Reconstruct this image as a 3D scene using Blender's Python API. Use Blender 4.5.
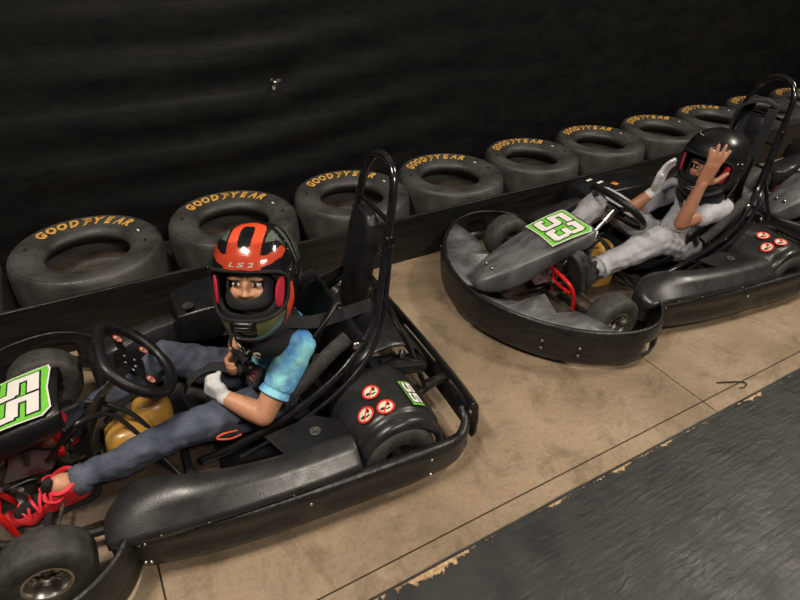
import bpy, bmesh, math, random
from mathutils import Vector, Matrix, Euler, noise
random.seed(7)
PI = math.pi
scene = bpy.context.scene
COL = scene.collection
for o in list(bpy.data.objects):
    bpy.data.objects.remove(o)

# ------------------------------------------------------------ camera
cam_d = bpy.data.cameras.new('camera')
cam = bpy.data.objects.new('camera', cam_d); COL.objects.link(cam)
scene.camera = cam
CAM_H = 1.7
vx = Vector((1217, 370, -576)).normalized()
vy = Vector((-397, 409, -576)); vy = (vy - vx*vy.dot(vx)).normalized()
vz = vx.cross(vy)
cam.matrix_world = Matrix.Translation((0, 0, CAM_H)) @ Matrix((vx, vy, vz)).to_4x4()
cam_d.sensor_fit = 'HORIZONTAL'; cam_d.sensor_width = 36
cam_d.lens = 36*576/800
cam_d.clip_start = 0.02

# ------------------------------------------------------------ light
world = bpy.data.worlds.new('world'); scene.world = world
world.use_nodes = True
world.node_tree.nodes['Background'].inputs[0].default_value = (1.0, 0.92, 0.82, 1)
world.node_tree.nodes['Background'].inputs[1].default_value = 0.07

def area(name, loc, target, size, power, color=(1, .90, .77)):
    d = bpy.data.lights.new(name, 'AREA'); d.shape = 'RECTANGLE'
    d.size, d.size_y = size; d.energy = power; d.color = color
    o = bpy.data.objects.new(name, d); COL.objects.link(o); o.location = loc
    o.rotation_euler = (Vector(target)-Vector(loc)).to_track_quat('-Z', 'Y').to_euler()
    return o
area('ceiling_lamp_light', (2.2, 4.3, 5.2), (1.3, 1.3, 0), (1.0, 0.7), 420)
area('ceiling_lamp_light', (-1.6, 1.2, 5.4), (0.2, 1.5, 0), (1.2, 0.6), 230)
area('ceiling_lamp_light', (5.6, 0.2, 5.4), (2.6, 1.4, 0), (1.4, 0.6), 230)
area('ceiling_lamp_light', (1.2, -2.4, 4.6), (1.2, 2.0, 0), (1.6, 0.6), 150)
vs = scene.view_settings
vs.view_transform = 'Standard'; vs.look = 'None'; vs.exposure = 0.0; vs.gamma = 1.0
vs.use_curve_mapping = False

# ------------------------------------------------------------ materials
def new_mat(name):
    m = bpy.data.materials.new(name); m.use_nodes = True
    nt = m.node_tree; return m, nt, nt.nodes['Principled BSDF']
def N(nt, t, **kw):
    n = nt.nodes.new(t)
    for k, v in kw.items():
        if k in n.inputs: n.inputs[k].default_value = v
        else: setattr(n, k, v)
    return n
def c4(c): return (c[0], c[1], c[2], 1)
def mat(name, col, rough=.5, metal=0., var=.25, scale=12., col2=None, bump=0., bscale=None, spec=None, coat=0., stretch=None, rvar=.12, obj=True, detail=6., thr=None):
    """procedural: noise mixes two colours, noise varies roughness, noise bump"""
    m, nt, b = new_mat(name); L = nt.links
    tc = N(nt, 'ShaderNodeTexCoord'); mp = N(nt, 'ShaderNodeMapping')
    L.new(tc.outputs['Object' if obj else 'Generated'], mp.inputs[0])
    if stretch: mp.inputs['Scale'].default_value = stretch
    n1 = N(nt, 'ShaderNodeTexNoise', Scale=scale, Detail=detail, Roughness=.6)
    L.new(mp.outputs[0], n1.inputs['Vector'])
    cr = N(nt, 'ShaderNodeValToRGB')
    lo, hi = thr or (.35, .7)
    cr.color_ramp.elements[0].position = lo; cr.color_ramp.elements[1].position = hi
    c2 = col2 or tuple(min(1, c*(1+var)+.004) for c in col)
    c1 = col if col2 else tuple(c*(1-var) for c in col)
    cr.color_ramp.elements[0].color = c4(c1); cr.color_ramp.elements[1].color = c4(c2)
    L.new(n1.outputs['Fac'], cr.inputs[0]); L.new(cr.outputs[0], b.inputs['Base Color'])
    mr = N(nt, 'ShaderNodeMapRange'); mr.inputs['To Min'].default_value = max(.03, rough-rvar); mr.inputs['To Max'].default_value = min(1, rough+rvar)
    n2 = N(nt, 'ShaderNodeTexNoise', Scale=scale*2.3, Detail=4.)
    L.new(mp.outputs[0], n2.inputs['Vector']); L.new(n2.outputs['Fac'], mr.inputs['Value']); L.new(mr.outputs[0], b.inputs['Roughness'])
    b.inputs['Metallic'].default_value = metal
    if spec is not None: b.inputs['Specular IOR Level'].default_value = spec
    if coat: b.inputs['Coat Weight'].default_value = coat; b.inputs['Coat Roughness'].default_value = .12
    if bump:
        bp = N(nt, 'ShaderNodeBump', Strength=bump, Distance=.01)
        n3 = N(nt, 'ShaderNodeTexNoise', Scale=bscale or scale*4, Detail=5.)
        L.new(mp.outputs[0], n3.inputs['Vector']); L.new(n3.outputs['Fac'], bp.inputs['Height']); L.new(bp.outputs[0], b.inputs['Normal'])
    return m
M = {}
M['plastic'] = mat('black_plastic', (.007, .007, .0075), .34, var=.35, scale=9, bump=.10, bscale=180)
M['plastic_worn_lit'] = mat('worn_lit_grey_plastic', (.05, .05, .052), .38, scale=7, col2=(.15, .15, .157), bump=.12, bscale=90, detail=10, stretch=(1, 2.5, 1))  # worn grey, lifted further to stand for brighter light on the middle kart
M['bumper'] = mat('scuffed_bumper_plastic', (.006, .006, .006), .36, scale=14, col2=(.022, .021, .02), bump=.2, bscale=60, stretch=(1, 1, 4), detail=9)
M['fender'] = mat('satin_grey_plastic', (.018, .018, .0185), .32, var=.3, scale=14, bump=.05, bscale=200)
M['rubber'] = mat('kart_tyre_rubber', (.022, .021, .02), .65, col2=(.06, .057, .05), scale=20, bump=.2, bscale=150)
M['steel'] = mat('bare_steel', (.45, .43, .4), .32, 1., var=.3, scale=25)
M['dullsteel'] = mat('dull_steel', (.22, .21, .19), .45, .9, var=.5, scale=30)
M['tube'] = mat('gloss_black_paint', (.008, .008, .009), .16, var=.3, scale=15, coat=.5)
M['vinyl'] = mat('black_vinyl', (.006, .006, .0065), .42, var=.3, scale=20, bump=.15, bscale=200)
M['foam'] = mat('grey_foam_padding', (.035, .034, .033), .9, var=.3, scale=30, bump=.5, bscale=220)
M['web'] = mat('black_webbing', (.018, .018, .02), .75, var=.35, scale=70, bump=.5, bscale=400)
M['red'] = mat('red_paint', (.62, .012, .012), .3, var=.2, scale=20, coat=.4)
M['green'] = mat('green_sticker', (.17, .58, .055), .4, var=.07, scale=18)
M['white'] = mat('white_vinyl_sticker', (.78, .74, .7), .45, var=.06, scale=25)
M['ink'] = mat('black_ink', (.01, .01, .01), .5, var=.2)
M['stred'] = mat('red_sticker_ink', (.7, .03, .025), .4, var=.08)
M['yellow'] = mat('yellow_tyre_paint', (.62, .33, .06), .6, scale=30, col2=(.36, .19, .045), thr=(.45, .75), bump=.2)
M['cream'] = mat('cream_sticker', (.75, .68, .5), .5, var=.1)
M['gold'] = mat('amber_fuel_tank_plastic', (.38, .19, .03), .35, scale=9, col2=(.58, .33, .08), bump=.05, coat=.2)
M['tray'] = mat('dirty_floor_tray', (.035, .03, .025), .5, .3, scale=10, col2=(.14, .10, .07), bump=.2, bscale=50)
M['maroon'] = mat('worn_maroon_panel', (.10, .02, .022), .4, scale=6, col2=(.17, .15, .14), bump=.1, thr=(.4, .62))
M['orange'] = mat('orange_label', (.8, .25, .03), .5, var=.1)
M['hose'] = mat('black_hose', (.012, .012, .012), .3, var=.2)
M['engine'] = mat('greasy_engine_metal', (.03, .027, .024), .45, .6, scale=22, col2=(.16, .14, .11), bump=.4, bscale=60)
M['frame'] = mat('dull_black_frame', (.012, .012, .012), .6, var=.3, spec=.3)
M['dirt'] = mat('brown_dirt', (.022, .014, .008), .9, scale=9, col2=(.06, .038, .02), bump=.3)

# floor: stained concrete with saw-cut joints as real shape below
def concrete():
    m, nt, b = new_mat('stained_concrete'); L = nt.links
    tc = N(nt, 'ShaderNodeTexCoord')
    def noise_(scale, detail=8., rough=.6, dist=0.):
        n = N(nt, 'ShaderNodeTexNoise', Scale=scale, Detail=detail, Roughness=rough, Distortion=dist)
        L.new(tc.outputs['Object'], n.inputs['Vector']); return n
    def ramp(src, stops):
        r = N(nt, 'ShaderNodeValToRGB'); e = r.color_ramp.elements
        e[0].position, e[0].color = stops[0][0], c4(stops[0][1]); e[1].position, e[1].color = stops[-1][0], c4(stops[-1][1])
        for p, c in stops[1:-1]:
            x = e.new(p); x.color = c4(c)
        L.new(src, r.inputs[0]); return r
    base = ramp(noise_(1.6, 10, .62, .6).outputs['Fac'], [(.3, (.20, .145, .092)), (.5, (.30, .222, .145)), (.72, (.39, .30, .205))])
    blot = ramp(noise_(4.5, 8, .7, 1.2).outputs['Fac'], [(.36, (.58, .56, .54)), (.5, (1, 1, 1))])
    mx = N(nt, 'ShaderNodeMix', data_type='RGBA', blend_type='MULTIPLY'); mx.inputs['Factor'].default_value = .75
    L.new(base.outputs[0], mx.inputs['A']); L.new(blot.outputs[0], mx.inputs['B'])
    sp = ramp(noise_(60, 4, .7).outputs['Fac'], [(.3, (.72, .7, .68)), (.55, (1, 1, 1))])
    mx2 = N(nt, 'ShaderNodeMix', data_type='RGBA', blend_type='MULTIPLY'); mx2.inputs['Factor'].default_value = .8
    L.new(mx.outputs['Result'], mx2.inputs['A']); L.new(sp.outputs[0], mx2.inputs['B'])
    L.new(mx2.outputs['Result'], b.inputs['Base Color'])
    rr = ramp(noise_(3, 6).outputs['Fac'], [(.3, (.36,)*3), (.7, (.58,)*3)]); L.new(rr.outputs[0], b.inputs['Roughness'])
    bp = N(nt, 'ShaderNodeBump', Strength=.25, Distance=.004); L.new(noise_(35, 8, .7).outputs['Fac'], bp.inputs['Height']); L.new(bp.outputs[0], b.inputs['Normal'])
    return m
M['concrete'] = concrete()

def blackpanel():
    """black painted ply: wrinkled gloss, paint chipped to bare wood near the edge at y=EDGE"""
    m, nt, b = new_mat('black_painted_ply'); L = nt.links
    tc = N(nt, 'ShaderNodeTexCoord'); sx = N(nt, 'ShaderNodeSeparateXYZ'); L.new(tc.outputs['Object'], sx.inputs[0])
    def noise_(scale, detail=8., rough=.6, dist=0., st=None):
        n = N(nt, 'ShaderNodeTexNoise', Scale=scale, Detail=detail, Roughness=rough, Distortion=dist)
        if st:
            mp = N(nt, 'ShaderNodeMapping'); mp.inputs['Scale'].default_value = st; mp.inputs['Rotation'].default_value = (0, 0, .5)
            L.new(tc.outputs['Object'], mp.inputs[0]); L.new(mp.outputs[0], n.inputs['Vector'])
        else: L.new(tc.outputs['Object'], n.inputs['Vector'])
        return n
    def math_(op, a, c=None):
        n = N(nt, 'ShaderNodeMath', operation=op)
        for i, s in enumerate((a, c)):
            if s is None: continue
            if isinstance(s, (int, float)): n.inputs[i].default_value = s
            else: L.new(s, n.inputs[i])
        return n.outputs[0]
    # distance from edge (object y = 0 at edge, negative inwards)
    d = math_('MULTIPLY', sx.outputs['Y'], -1.)
    nbig = noise_(2.6, 3).outputs['Fac']; nf = noise_(22, 8, .75, .8).outputs['Fac']
    w = math_('MULTIPLY', math_('SUBTRACT', math_('ADD', math_('MULTIPLY', nbig, .55), math_('MULTIPLY', nf, .45)), .455), .22)
    chip = math_('MULTIPLY', math_('GREATER_THAN', w, d), math_('GREATER_THAN', d, .009))
    wood = N(nt, 'ShaderNodeValToRGB'); e = wood.color_ramp.elements
    e[0].position = .35; e[0].color = (.16, .085, .04, 1); e[1].position = .62; e[1].color = (.62, .42, .23, 1)
    L.new(noise_(45, 6, .8).outputs['Fac'], wood.inputs[0])
    pt = N(nt, 'ShaderNodeValToRGB'); e = pt.color_ramp.elements
    e[0].position = .3; e[0].color = (.009, .009, .009, 1); e[1].position = .75; e[1].color = (.032, .032, .031, 1)
    L.new(noise_(5, 10, .7).outputs['Fac'], pt.inputs[0])
    mx = N(nt, 'ShaderNodeMix', data_type='RGBA'); L.new(chip, mx.inputs['Factor']); L.new(pt.outputs[0], mx.inputs['A']); L.new(wood.outputs[0], mx.inputs['B'])
    L.new(mx.outputs['Result'], b.inputs['Base Color'])
    rg = N(nt, 'ShaderNodeValToRGB'); e = rg.color_ramp.elements
    e[0].position = .3; e[0].color = (.36,)*3+(1,); e[1].position = .7; e[1].color = (.58,)*3+(1,)
    L.new(noise_(8, 6).outputs['Fac'], rg.inputs[0])
    rm = math_('MAXIMUM', rg.outputs[0], math_('MULTIPLY', chip, .85)); L.new(rm, b.inputs['Roughness'])
    bp = N(nt, 'ShaderNodeBump', Strength=.3, Distance=.01); L.new(noise_(13, 8, .6, 1.).outputs['Fac'], bp.inputs['Height'])
    bp2 = N(nt, 'ShaderNodeBump', Strength=.25, Distance=.006); L.new(noise_(7, 4, .5, .2, (1, 9, 1)).outputs['Fac'], bp2.inputs['Height'])
    bp3 = N(nt, 'ShaderNodeBump', Strength=.8, Distance=.004); bp3.invert = True; L.new(chip, bp3.inputs['Height'])
    L.new(bp.outputs[0], bp2.inputs['Normal']); L.new(bp2.outputs[0], bp3.inputs['Normal']); L.new(bp3.outputs[0], b.inputs['Normal'])
    return m
M['ply'] = blackpanel()
M['tarp'] = mat('black_wall_sheeting', (.003, .0032, .003), .5, scale=5, spec=.25, col2=(.009, .009, .008), bump=.12, bscale=40, detail=12, stretch=(1, 1, 3))
M['barrier'] = mat('scuffed_black_barrier', (.005, .005, .0045), .4, scale=6, spec=.35, col2=(.018, .017, .014), bump=.15, bscale=50, stretch=(.6, 1, 7), detail=12)
M['slick'] = mat('racing_tyre_rubber', (.02, .0195, .0185), .5, scale=4, col2=(.085, .082, .074), bump=.2, bscale=90, detail=10)
M['dark_ground'] = mat('dark_brown_ground', (.018, .012, .007), .6, var=.6, scale=8)

# ------------------------------------------------------------ mesh helpers
def link(o, parent=None):
    COL.objects.link(o)
    if parent is not None: o.parent = parent
    return o
class MB:
    def __init__(s): s.bm = bmesh.new()
    def verts(s, pts): return [s.bm.verts.new(p) for p in pts]
    def face(s, vs):
        try: return s.bm.faces.new(vs)
        except ValueError: return None
    def grid(s, rows, closed_u=False, closed_v=False, skip=()):
        R = [s.verts(r) for r in rows]; nr = len(R); nc = len(R[0])
        for i in range(nr if closed_v else nr-1):
            for j in range(nc if closed_u else nc-1):
                if (i, j) in skip: continue
                s.face([R[i][j], R[i][(j+1) % nc], R[(i+1) % nr][(j+1) % nc], R[(i+1) % nr][j]])
        return R
    def loft(s, rings, caps=True):
        R = s.grid(rings, closed_u=True)
        if caps: s.face(list(reversed(R[0]))); s.face(R[-1])
        return R
    def box(s, c, size, rot=None, bev=0.):
        m = Matrix.Translation(c) @ (Euler(rot).to_matrix().to_4x4() if rot else Matrix()) @ Matrix.Diagonal((size[0], size[1], size[2], 1))
        r = bmesh.ops.create_cube(s.bm, size=1, matrix=m)
        if bev:
            es = list({e for v in r['verts'] for e in v.link_edges})
            bmesh.ops.bevel(s.bm, geom=es, offset=bev, segments=2, affect='EDGES', profile=.6)
    def tube(s, pts, r, seg=10, smooth=True, n=6, closed=False, caps=True, flat=1.):
        P = [Vector(p) for p in pts]
        rs = r if isinstance(r, (list, tuple)) else [r]*len(P)
        if smooth and len(P) > 2: P, rs = catmull(P, rs, n, closed)
        ring = []; up = None
        for i, p in enumerate(P):
            a = P[i-1] if (i > 0 or closed) else P[i]; b = P[(i+1) % len(P)] if (i < len(P)-1 or closed) else P[i]
            t = (b-a).normalized()
            if up is None:
                up = Vector((0, 0, 1)) if abs(t.z) < .9 else Vector((1, 0, 0))
            x = t.cross(up).normalized(); up = x.cross(t).normalized()
            ring.append([p + (x*math.cos(k*2*PI/seg) + up*math.sin(k*2*PI/seg)*flat)*rs[i] for k in range(seg)])
        if closed: s.grid(ring, closed_u=True, closed_v=True)
        else: s.loft(ring, caps)
    def lathe(s, prof, seg=32, mtx=Matrix(), caps=False):
        """prof: (radius, height) about local z"""
        rows = [[mtx @ Vector((r*math.cos(k*2*PI/seg), r*math.sin(k*2*PI/seg), h)) for k in range(seg)] for r, h in prof]
        R = s.grid(rows, closed_u=True)
        if caps: s.face(list(reversed(R[0]))); s.face(R[-1])
    def prism(s, outline, h0, h1, mtx=Matrix()):
        A = s.verts([mtx @ Vector((x, y, h0)) for x, y in outline]); B = s.verts([mtx @ Vector((x, y, h1)) for x, y in outline])
        n = len(A); s.face(list(reversed(A))); s.face(B)
        for i in range(n): s.face([A[i], A[(i+1) % n], B[(i+1) % n], B[i]])
    def ball(s, c, r, seg=14, rot=None):
        rr = r if isinstance(r, (tuple, list)) else (r, r, r)
        m = Matrix.Translation(c) @ (Euler(rot).to_matrix().to_4x4() if rot else Matrix()) @ Matrix.Diagonal((rr[0], rr[1], rr[2], 1))
        bmesh.ops.create_uvsphere(s.bm, u_segments=seg, v_segments=max(6, seg*2//3), radius=1, matrix=m)
    def obj(s, name, m, parent=None, smooth=True, solid=0, bev=0, sub=0, angle=40):
        bmesh.ops.remove_doubles(s.bm, verts=s.bm.verts, dist=1e-5)
        bmesh.ops.recalc_face_normals(s.bm, faces=s.bm.faces)
        me = bpy.data.meshes.new(name)
        if smooth:
            for f in s.bm.faces: f.smooth = True
            if angle:
                for e in s.bm.edges:
                    if len(e.link_faces) == 2 and e.calc_face_angle(0) > math.radians(angle): e.smooth = False
        s.bm.to_mesh(me); s.bm.free()
        o = bpy.data.objects.new(name, me)
        for mm in (m if isinstance(m, (list, tuple)) else [m]): me.materials.append(mm)
        link(o, parent)
        if solid:
            d = o.modifiers.new('solid', 'SOLIDIFY'); d.thickness = solid; d.offset = 0
        if bev:
            d = o.modifiers.new('bevel', 'BEVEL'); d.width = bev; d.segments = 2; d.limit_method = 'ANGLE'
        if sub:
            d = o.modifiers.new('sub', 'SUBSURF'); d.levels = d.render_levels = sub
        return o
def _parts(s, name, m, parent=None, **kw):
    """every loose piece becomes an object of its own"""
    bm = s.bm; bm.verts.index_update(); seen = set(); out = []
    for v in list(bm.verts):
        if v in seen: continue
        st = [v]; seen.add(v); isl = []
        while st:
            q = st.pop(); isl.append(q)
            for e in q.link_edges:
                o = e.other_vert(q)
                if o not in seen: seen.add(o); st.append(o)
        nb = MB(); mp = {q: nb.bm.verts.new(q.co) for q in isl}
        for f in {f for q in isl for f in q.link_faces}: nb.face([mp[q] for q in f.verts])
        out.append(nb.obj(name, m, parent, **kw))
    bm.free(); return out
MB.parts = _parts
def catmull(P, rs, n=6, closed=False):
    Q = []; W = []; L = len(P)
    for i in range(L if closed else L-1):
        if closed: a, b, c, d = [(i+k-1) % L for k in range(4)]
        else: a, b, c, d = max(i-1, 0), i, i+1, min(i+2, L-1)
        for k in range(n):
            t = k/n
            Q.append(.5*((2*P[b]) + (P[c]-P[a])*t + (2*P[a]-5*P[b]+4*P[c]-P[d])*t*t + (3*P[b]-P[a]-3*P[c]+P[d])*t**3))
            W.append(rs[b]*(1-t)+rs[c]*t)
    if not closed: Q.append(P[-1].copy()); W.append(rs[-1])
    return Q, W
def smooth2(pts, n=5, closed=False):
    return [tuple(p) for p in catmull([Vector(p) for p in pts], [0]*len(pts), n, closed)[0]]
def empty(name, loc=(0, 0, 0), rz=0., label=None, cat=None, group=None):
    o = bpy.data.objects.new(name, None); link(o); o.location = loc; o.rotation_euler = (0, 0, rz); o.empty_display_size = .1
    tag(o, label, cat, group); return o
def tag(o, label=None, cat=None, group=None, kind=None):
    if label: o['label'] = label
    if cat: o['category'] = cat
    if group: o['group'] = group
    if kind: o['kind'] = kind
    return o
def copy_tree(o, parent=None):
    c = o.copy(); COL.objects.link(c); c.parent = parent
    for ch in list(o.children): copy_tree(ch, c)
    return c
def sweep_band(mb, path, profile, skip=()):
    """path: xy points; profile: (outward, z). skip cells (path idx, profile idx)"""
    P = [Vector((p[0], p[1])) for p in path]; rows = []
    for i, p in enumerate(P):
        t = (P[min(i+1, len(P)-1)]-P[max(i-1, 0)]).normalized(); nrm = Vector((t.y, -t.x))
        pr = profile(i/(len(P)-1)) if callable(profile) else profile
        rows.append([Vector((p.x+nrm.x*d, p.y+nrm.y*d, z)) for d, z in pr])
    return mb.grid(rows, skip=skip)
_txt = {}
def text_mesh(s, offset=0., shear=0.):
    key = (s, offset, shear)
    if key in _txt: return _txt[key]
    cu = bpy.data.curves.new('t', 'FONT'); cu.body = s; cu.size = 1; cu.offset = offset; cu.shear = shear; cu.resolution_u = 3
    o = bpy.data.objects.new('t', cu); COL.objects.link(o)
    dg = bpy.context.evaluated_depsgraph_get(); me = bpy.data.meshes.new_from_object(o.evaluated_get(dg))
    V = [(v.co.x, v.co.y) for v in me.vertices]; F = [tuple(p.vertices) for p in me.polygons]
    bpy.data.objects.remove(o); bpy.data.curves.remove(cu); bpy.data.meshes.remove(me)
    _txt[key] = (V, F); return V, F
def text_box(s, x0, y0, x1, y1, offset=0., shear=0., ref=0.):
    """glyph mesh scaled into the box; the box is for the un-offset glyph (ref offset)"""
    V, F = text_mesh(s, offset, shear); R, _ = text_mesh(s, ref, shear)
    ax, bx = min(v[0] for v in R), max(v[0] for v in R); ay, by = min(v[1] for v in R), max(v[1] for v in R)
    return [(x0+(v[0]-ax)/(bx-ax)*(x1-x0), y0+(v[1]-ay)/(by-ay)*(y1-y0)) for v in V], F
def add_mapped(mb, V, F, fn, mi=0):
    vs_ = mb.verts([fn(x, y) for x, y in V])
    for f in F:
        ff = mb.face([vs_[i] for i in f])
        if ff: ff.material_index = mi
def disc2(cx, cy, rx, ry=None, seg=20, rings=3, inner=0.):
    ry = ry or rx; V = []; F = []
    for k in range(rings+1):
        t = inner+(1-inner)*k/rings
        V += [(cx+rx*t*math.cos(a*2*PI/seg), cy+ry*t*math.sin(a*2*PI/seg)) for a in range(seg)]
    for k in range(rings):
        for a in range(seg): F.append((k*seg+a, k*seg+(a+1) % seg, (k+1)*seg+(a+1) % seg, (k+1)*seg+a))
    return V, F
def rect2(x0, y0, x1, y1, nx=6, ny=6):
    V = [(x0+(x1-x0)*i/nx, y0+(y1-y0)*j/ny) for j in range(ny+1) for i in range(nx+1)]
    return V, [(j*(nx+1)+i, j*(nx+1)+i+1, (j+1)*(nx+1)+i+1, (j+1)*(nx+1)+i) for j in range(ny) for i in range(nx)]
def rotY(a): return Matrix.Rotation(a, 4, 'Y')
AX_Y = Matrix.Rotation(PI/2, 4, 'X')      # local z -> -y

# ------------------------------------------------------------ setting
def slab(name, x0, x1, y0, y1, z0, z1, m, loc=(0, 0, 0)):
    mb = MB(); mb.box(((x0+x1)/2, (y0+y1)/2, (z0+z1)/2), (x1-x0, y1-y0, z1-z0)); o = mb.obj(name, m, smooth=False); o.location = loc
    tag(o, kind='structure'); return o
JY = .88
def floor():
    # concrete with real saw-cut joints (narrow grooves)
    xs = [-4]; 
    for jx in (-.135-2.12, -.135, 1.99, 4.11, 6.23): xs += [jx-.003, jx+.003]
    xs.append(12)
    ys = [-3.5, JY-.003, JY+.003, 6]
    mb = MB()
    for i in range(len(xs)-1):
        for j in range(len(ys)-1):
            groove = (i % 2 == 1) or j == 1
            if groove: z = -.006
            else: z = 0
            mb.face(mb.verts([(xs[i], ys[j], z), (xs[i+1], ys[j], z), (xs[i+1], ys[j+1], z), (xs[i], ys[j+1], z)]))
            if not groove:
                for a, b in (((xs[i], ys[j]), (xs[i+1], ys[j])), ((xs[i+1], ys[j]), (xs[i+1], ys[j+1])), ((xs[i+1], ys[j+1]), (xs[i], ys[j+1])), ((xs[i], ys[j+1]), (xs[i], ys[j]))):
                    mb.face(mb.verts([(*a, 0), (*b, 0), (*b, -.006), (*a, -.006)]))
    for f in mb.bm.faces: f.material_index = 1 if max(v.co.z for v in f.verts) < -.001 else 0
    o = mb.obj('floor', [M['concrete'], M['dark_ground']], smooth=False); tag(o, kind='structure')
floor()
# raised ply edge in front
def ply():
    mb = MB(); n = 260; x0, x1 = -3.0, 8.0
    random.seed(3)
    top = []; bot = []; back = []
    for i in range(n+1):
        x = x0+(x1-x0)*i/n
        c = .006*noise.noise(Vector((x*3, 0, 0)))+.004*noise.noise(Vector((x*14, 3, 0)))
        top.append((x, c, .020)); bot.append((x, .010+.3*c, 0)); back.append((x, -3.4, .020))
    mb.grid([back, top, [(x, y+.004, .010) for x, y, z in top], bot]); o = mb.obj('floor_edge_panel', M['ply'], smooth=False)
    o.name = 'trim_1'; o.location = (0, .80, 0); tag(o, kind='structure')
ply()
def wall():
    mb = MB(); nx, nz = 150, 60; rows = []
    for j in range(nz+1):
        z = 4.2*(j/nz)**1.2; r = []
        for i in range(nx+1):
            x = -4+14*i/nx
            d = 0
            f = math.exp(-((x-.9)/1.3)**2)*math.exp(-((z-.75)/.55)**2)
            w = z*1.0 - .06*(x-.9)
            d += .02*f*math.sin(w*26+1.2*math.sin(x*2.1)) + .02*noise.noise(Vector((x*.5, z*.9, 1)))
            d += .003*noise.noise(Vector((x*1.5, z*6, 4)))
            # pinch at the torn fixing
            q = (x-TORN[0])**2+(z-TORN[1])**2
            d += -.03*math.exp(-q/.012)+.010*math.exp(-q/.05)*math.sin(14*(z-TORN[1])+3*(x-TORN[0]))
            r.append((x, 3.30-d, z))
        rows.append(r)
    mb.grid(rows); o = mb.obj('wall_back', M['tarp']); tag(o, kind='structure')
TORN = (1.06, .833)
wall()
for nm, a in (('wall_left', (-4.1, -4, -3.5, 3.3, 0, 4.2)), ('wall_right', (10, 10.1, -3.5, 3.3, 0, 4.2))):
    slab(nm, *a, M['tarp'])

# torn fixing on the sheeting
mb = MB()
random.seed(5)
mb.lathe([(.006, .012), (.013, .009), (.016, .002), (.017, -.004)], 12, Matrix.Translation((0, -.012, 0)) @ AX_Y)
t = tag(mb.obj('wall_fixing', M['steel']), 'small shiny metal fixing in a tear of the black wall sheeting', 'fixing')
mb = MB()
for k in range(3):
    a = k*1.9+.5; p = Vector((.02*math.cos(a), -.008, .02*math.sin(a))); q = p*random.uniform(1.3, 2.0)+Vector((0, -.012, 0)); s_ = Vector((-math.sin(a), 0, math.cos(a)))*.011
    mb.face(mb.verts([p-s_, p+s_, q+s_*.3, q-s_*.5]))
mb.obj('torn_flap', mat('torn_grey_backing', (.16, .16, .15), .5), t, smooth=False, solid=.002)
t.location = (TORN[0], 3.315, TORN[1])

# darker brown slab laid over the floor under the tyre row
slab('floor_behind_barrier', -4, 10, 2.476, 3.36, 0, .003, M['dark_ground']).name = 'trim_2'

# lane barrier
mb = MB()
bp_ = []
for i in range(90):
    x = -3.5+12.5*i/89
    yo = .006*noise.noise(Vector((x*.8, 2, 0)))
    bp_.append([(x, 2.452, 0), (x, 2.456+yo, .09), (x, 2.455+yo*1.6, .18), (x, 2.456+yo, .268), (x, 2.462+yo, .272), (x, 2.470+yo, .272), (x, 2.474+yo, .266), (x, 2.474, 0)])
mb.grid(bp_); o = mb.obj('lane_barrier', M['barrier']); tag(o, 'long low black plastic barrier board between kart lane and tyre row', 'barrier')

# ------------------------------------------------------------ racing tyres
def arc_text(mb, s, R, a_mid, h, z, adv, shear=.25, off=.055):
    """lay glyphs on a ring radius R (baseline), reading clockwise seen from above, tops outward"""
    items = []
    total = sum(a[1] for a in s); ang = a_mid+total*adv/2
    for ch, w in s:
        th = ang - w*adv/2
        wd = w*adv*R*.90
        if ch == 'foot':
            # winged foot mark: three feathers and a shoe shape
            for k in range(3):
                V = [(-.5+.18*k, 1.0-.22*k), (.55, .95-.25*k), (.5, .83-.25*k), (-.3+.2*k, .86-.24*k)]
                V = [(x*wd*.8, y*h) for x, y in V]; add_mapped(mb, V, [(0, 1, 2, 3)], lambda x, y: ring(th, x, y, R, z))
            V = [(-.1*wd, .35*h), (.15*wd, .4*h), (-.05*wd, 0), (-.35*wd, -.1*h), (-.38*wd, 0), (-.2*wd, .06*h)]
            add_mapped(mb, V, [(0, 1, 2, 5), (2, 3, 4, 5)], lambda x, y: ring(th, x, y, R, z))
        elif ch != ' ':
            V, F = text_box(ch, -wd/2, 0, wd/2, h, off, shear, off)
            add_mapped(mb, V, F, lambda x, y: ring(th, x, y, R, z))
        ang -= w*adv
def ring(th, x, y, R, zf):
    r = R+y; a = th - x/R
    return Vector((r*math.cos(a), r*math.sin(a), zf(r)))
def tz(r):   # upper sidewall height at radius r
    pts = [(.186, .262), (.195, .278), (.215, .290), (.25, .300), (.29, .305), (.315, .303), (.330, .290), (.339, .265)]
    for (a, b), (c, d) in zip(pts, pts[1:]):
        if r <= c: return b+(d-b)*(r-a)/(c-a)
    return .265
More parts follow.
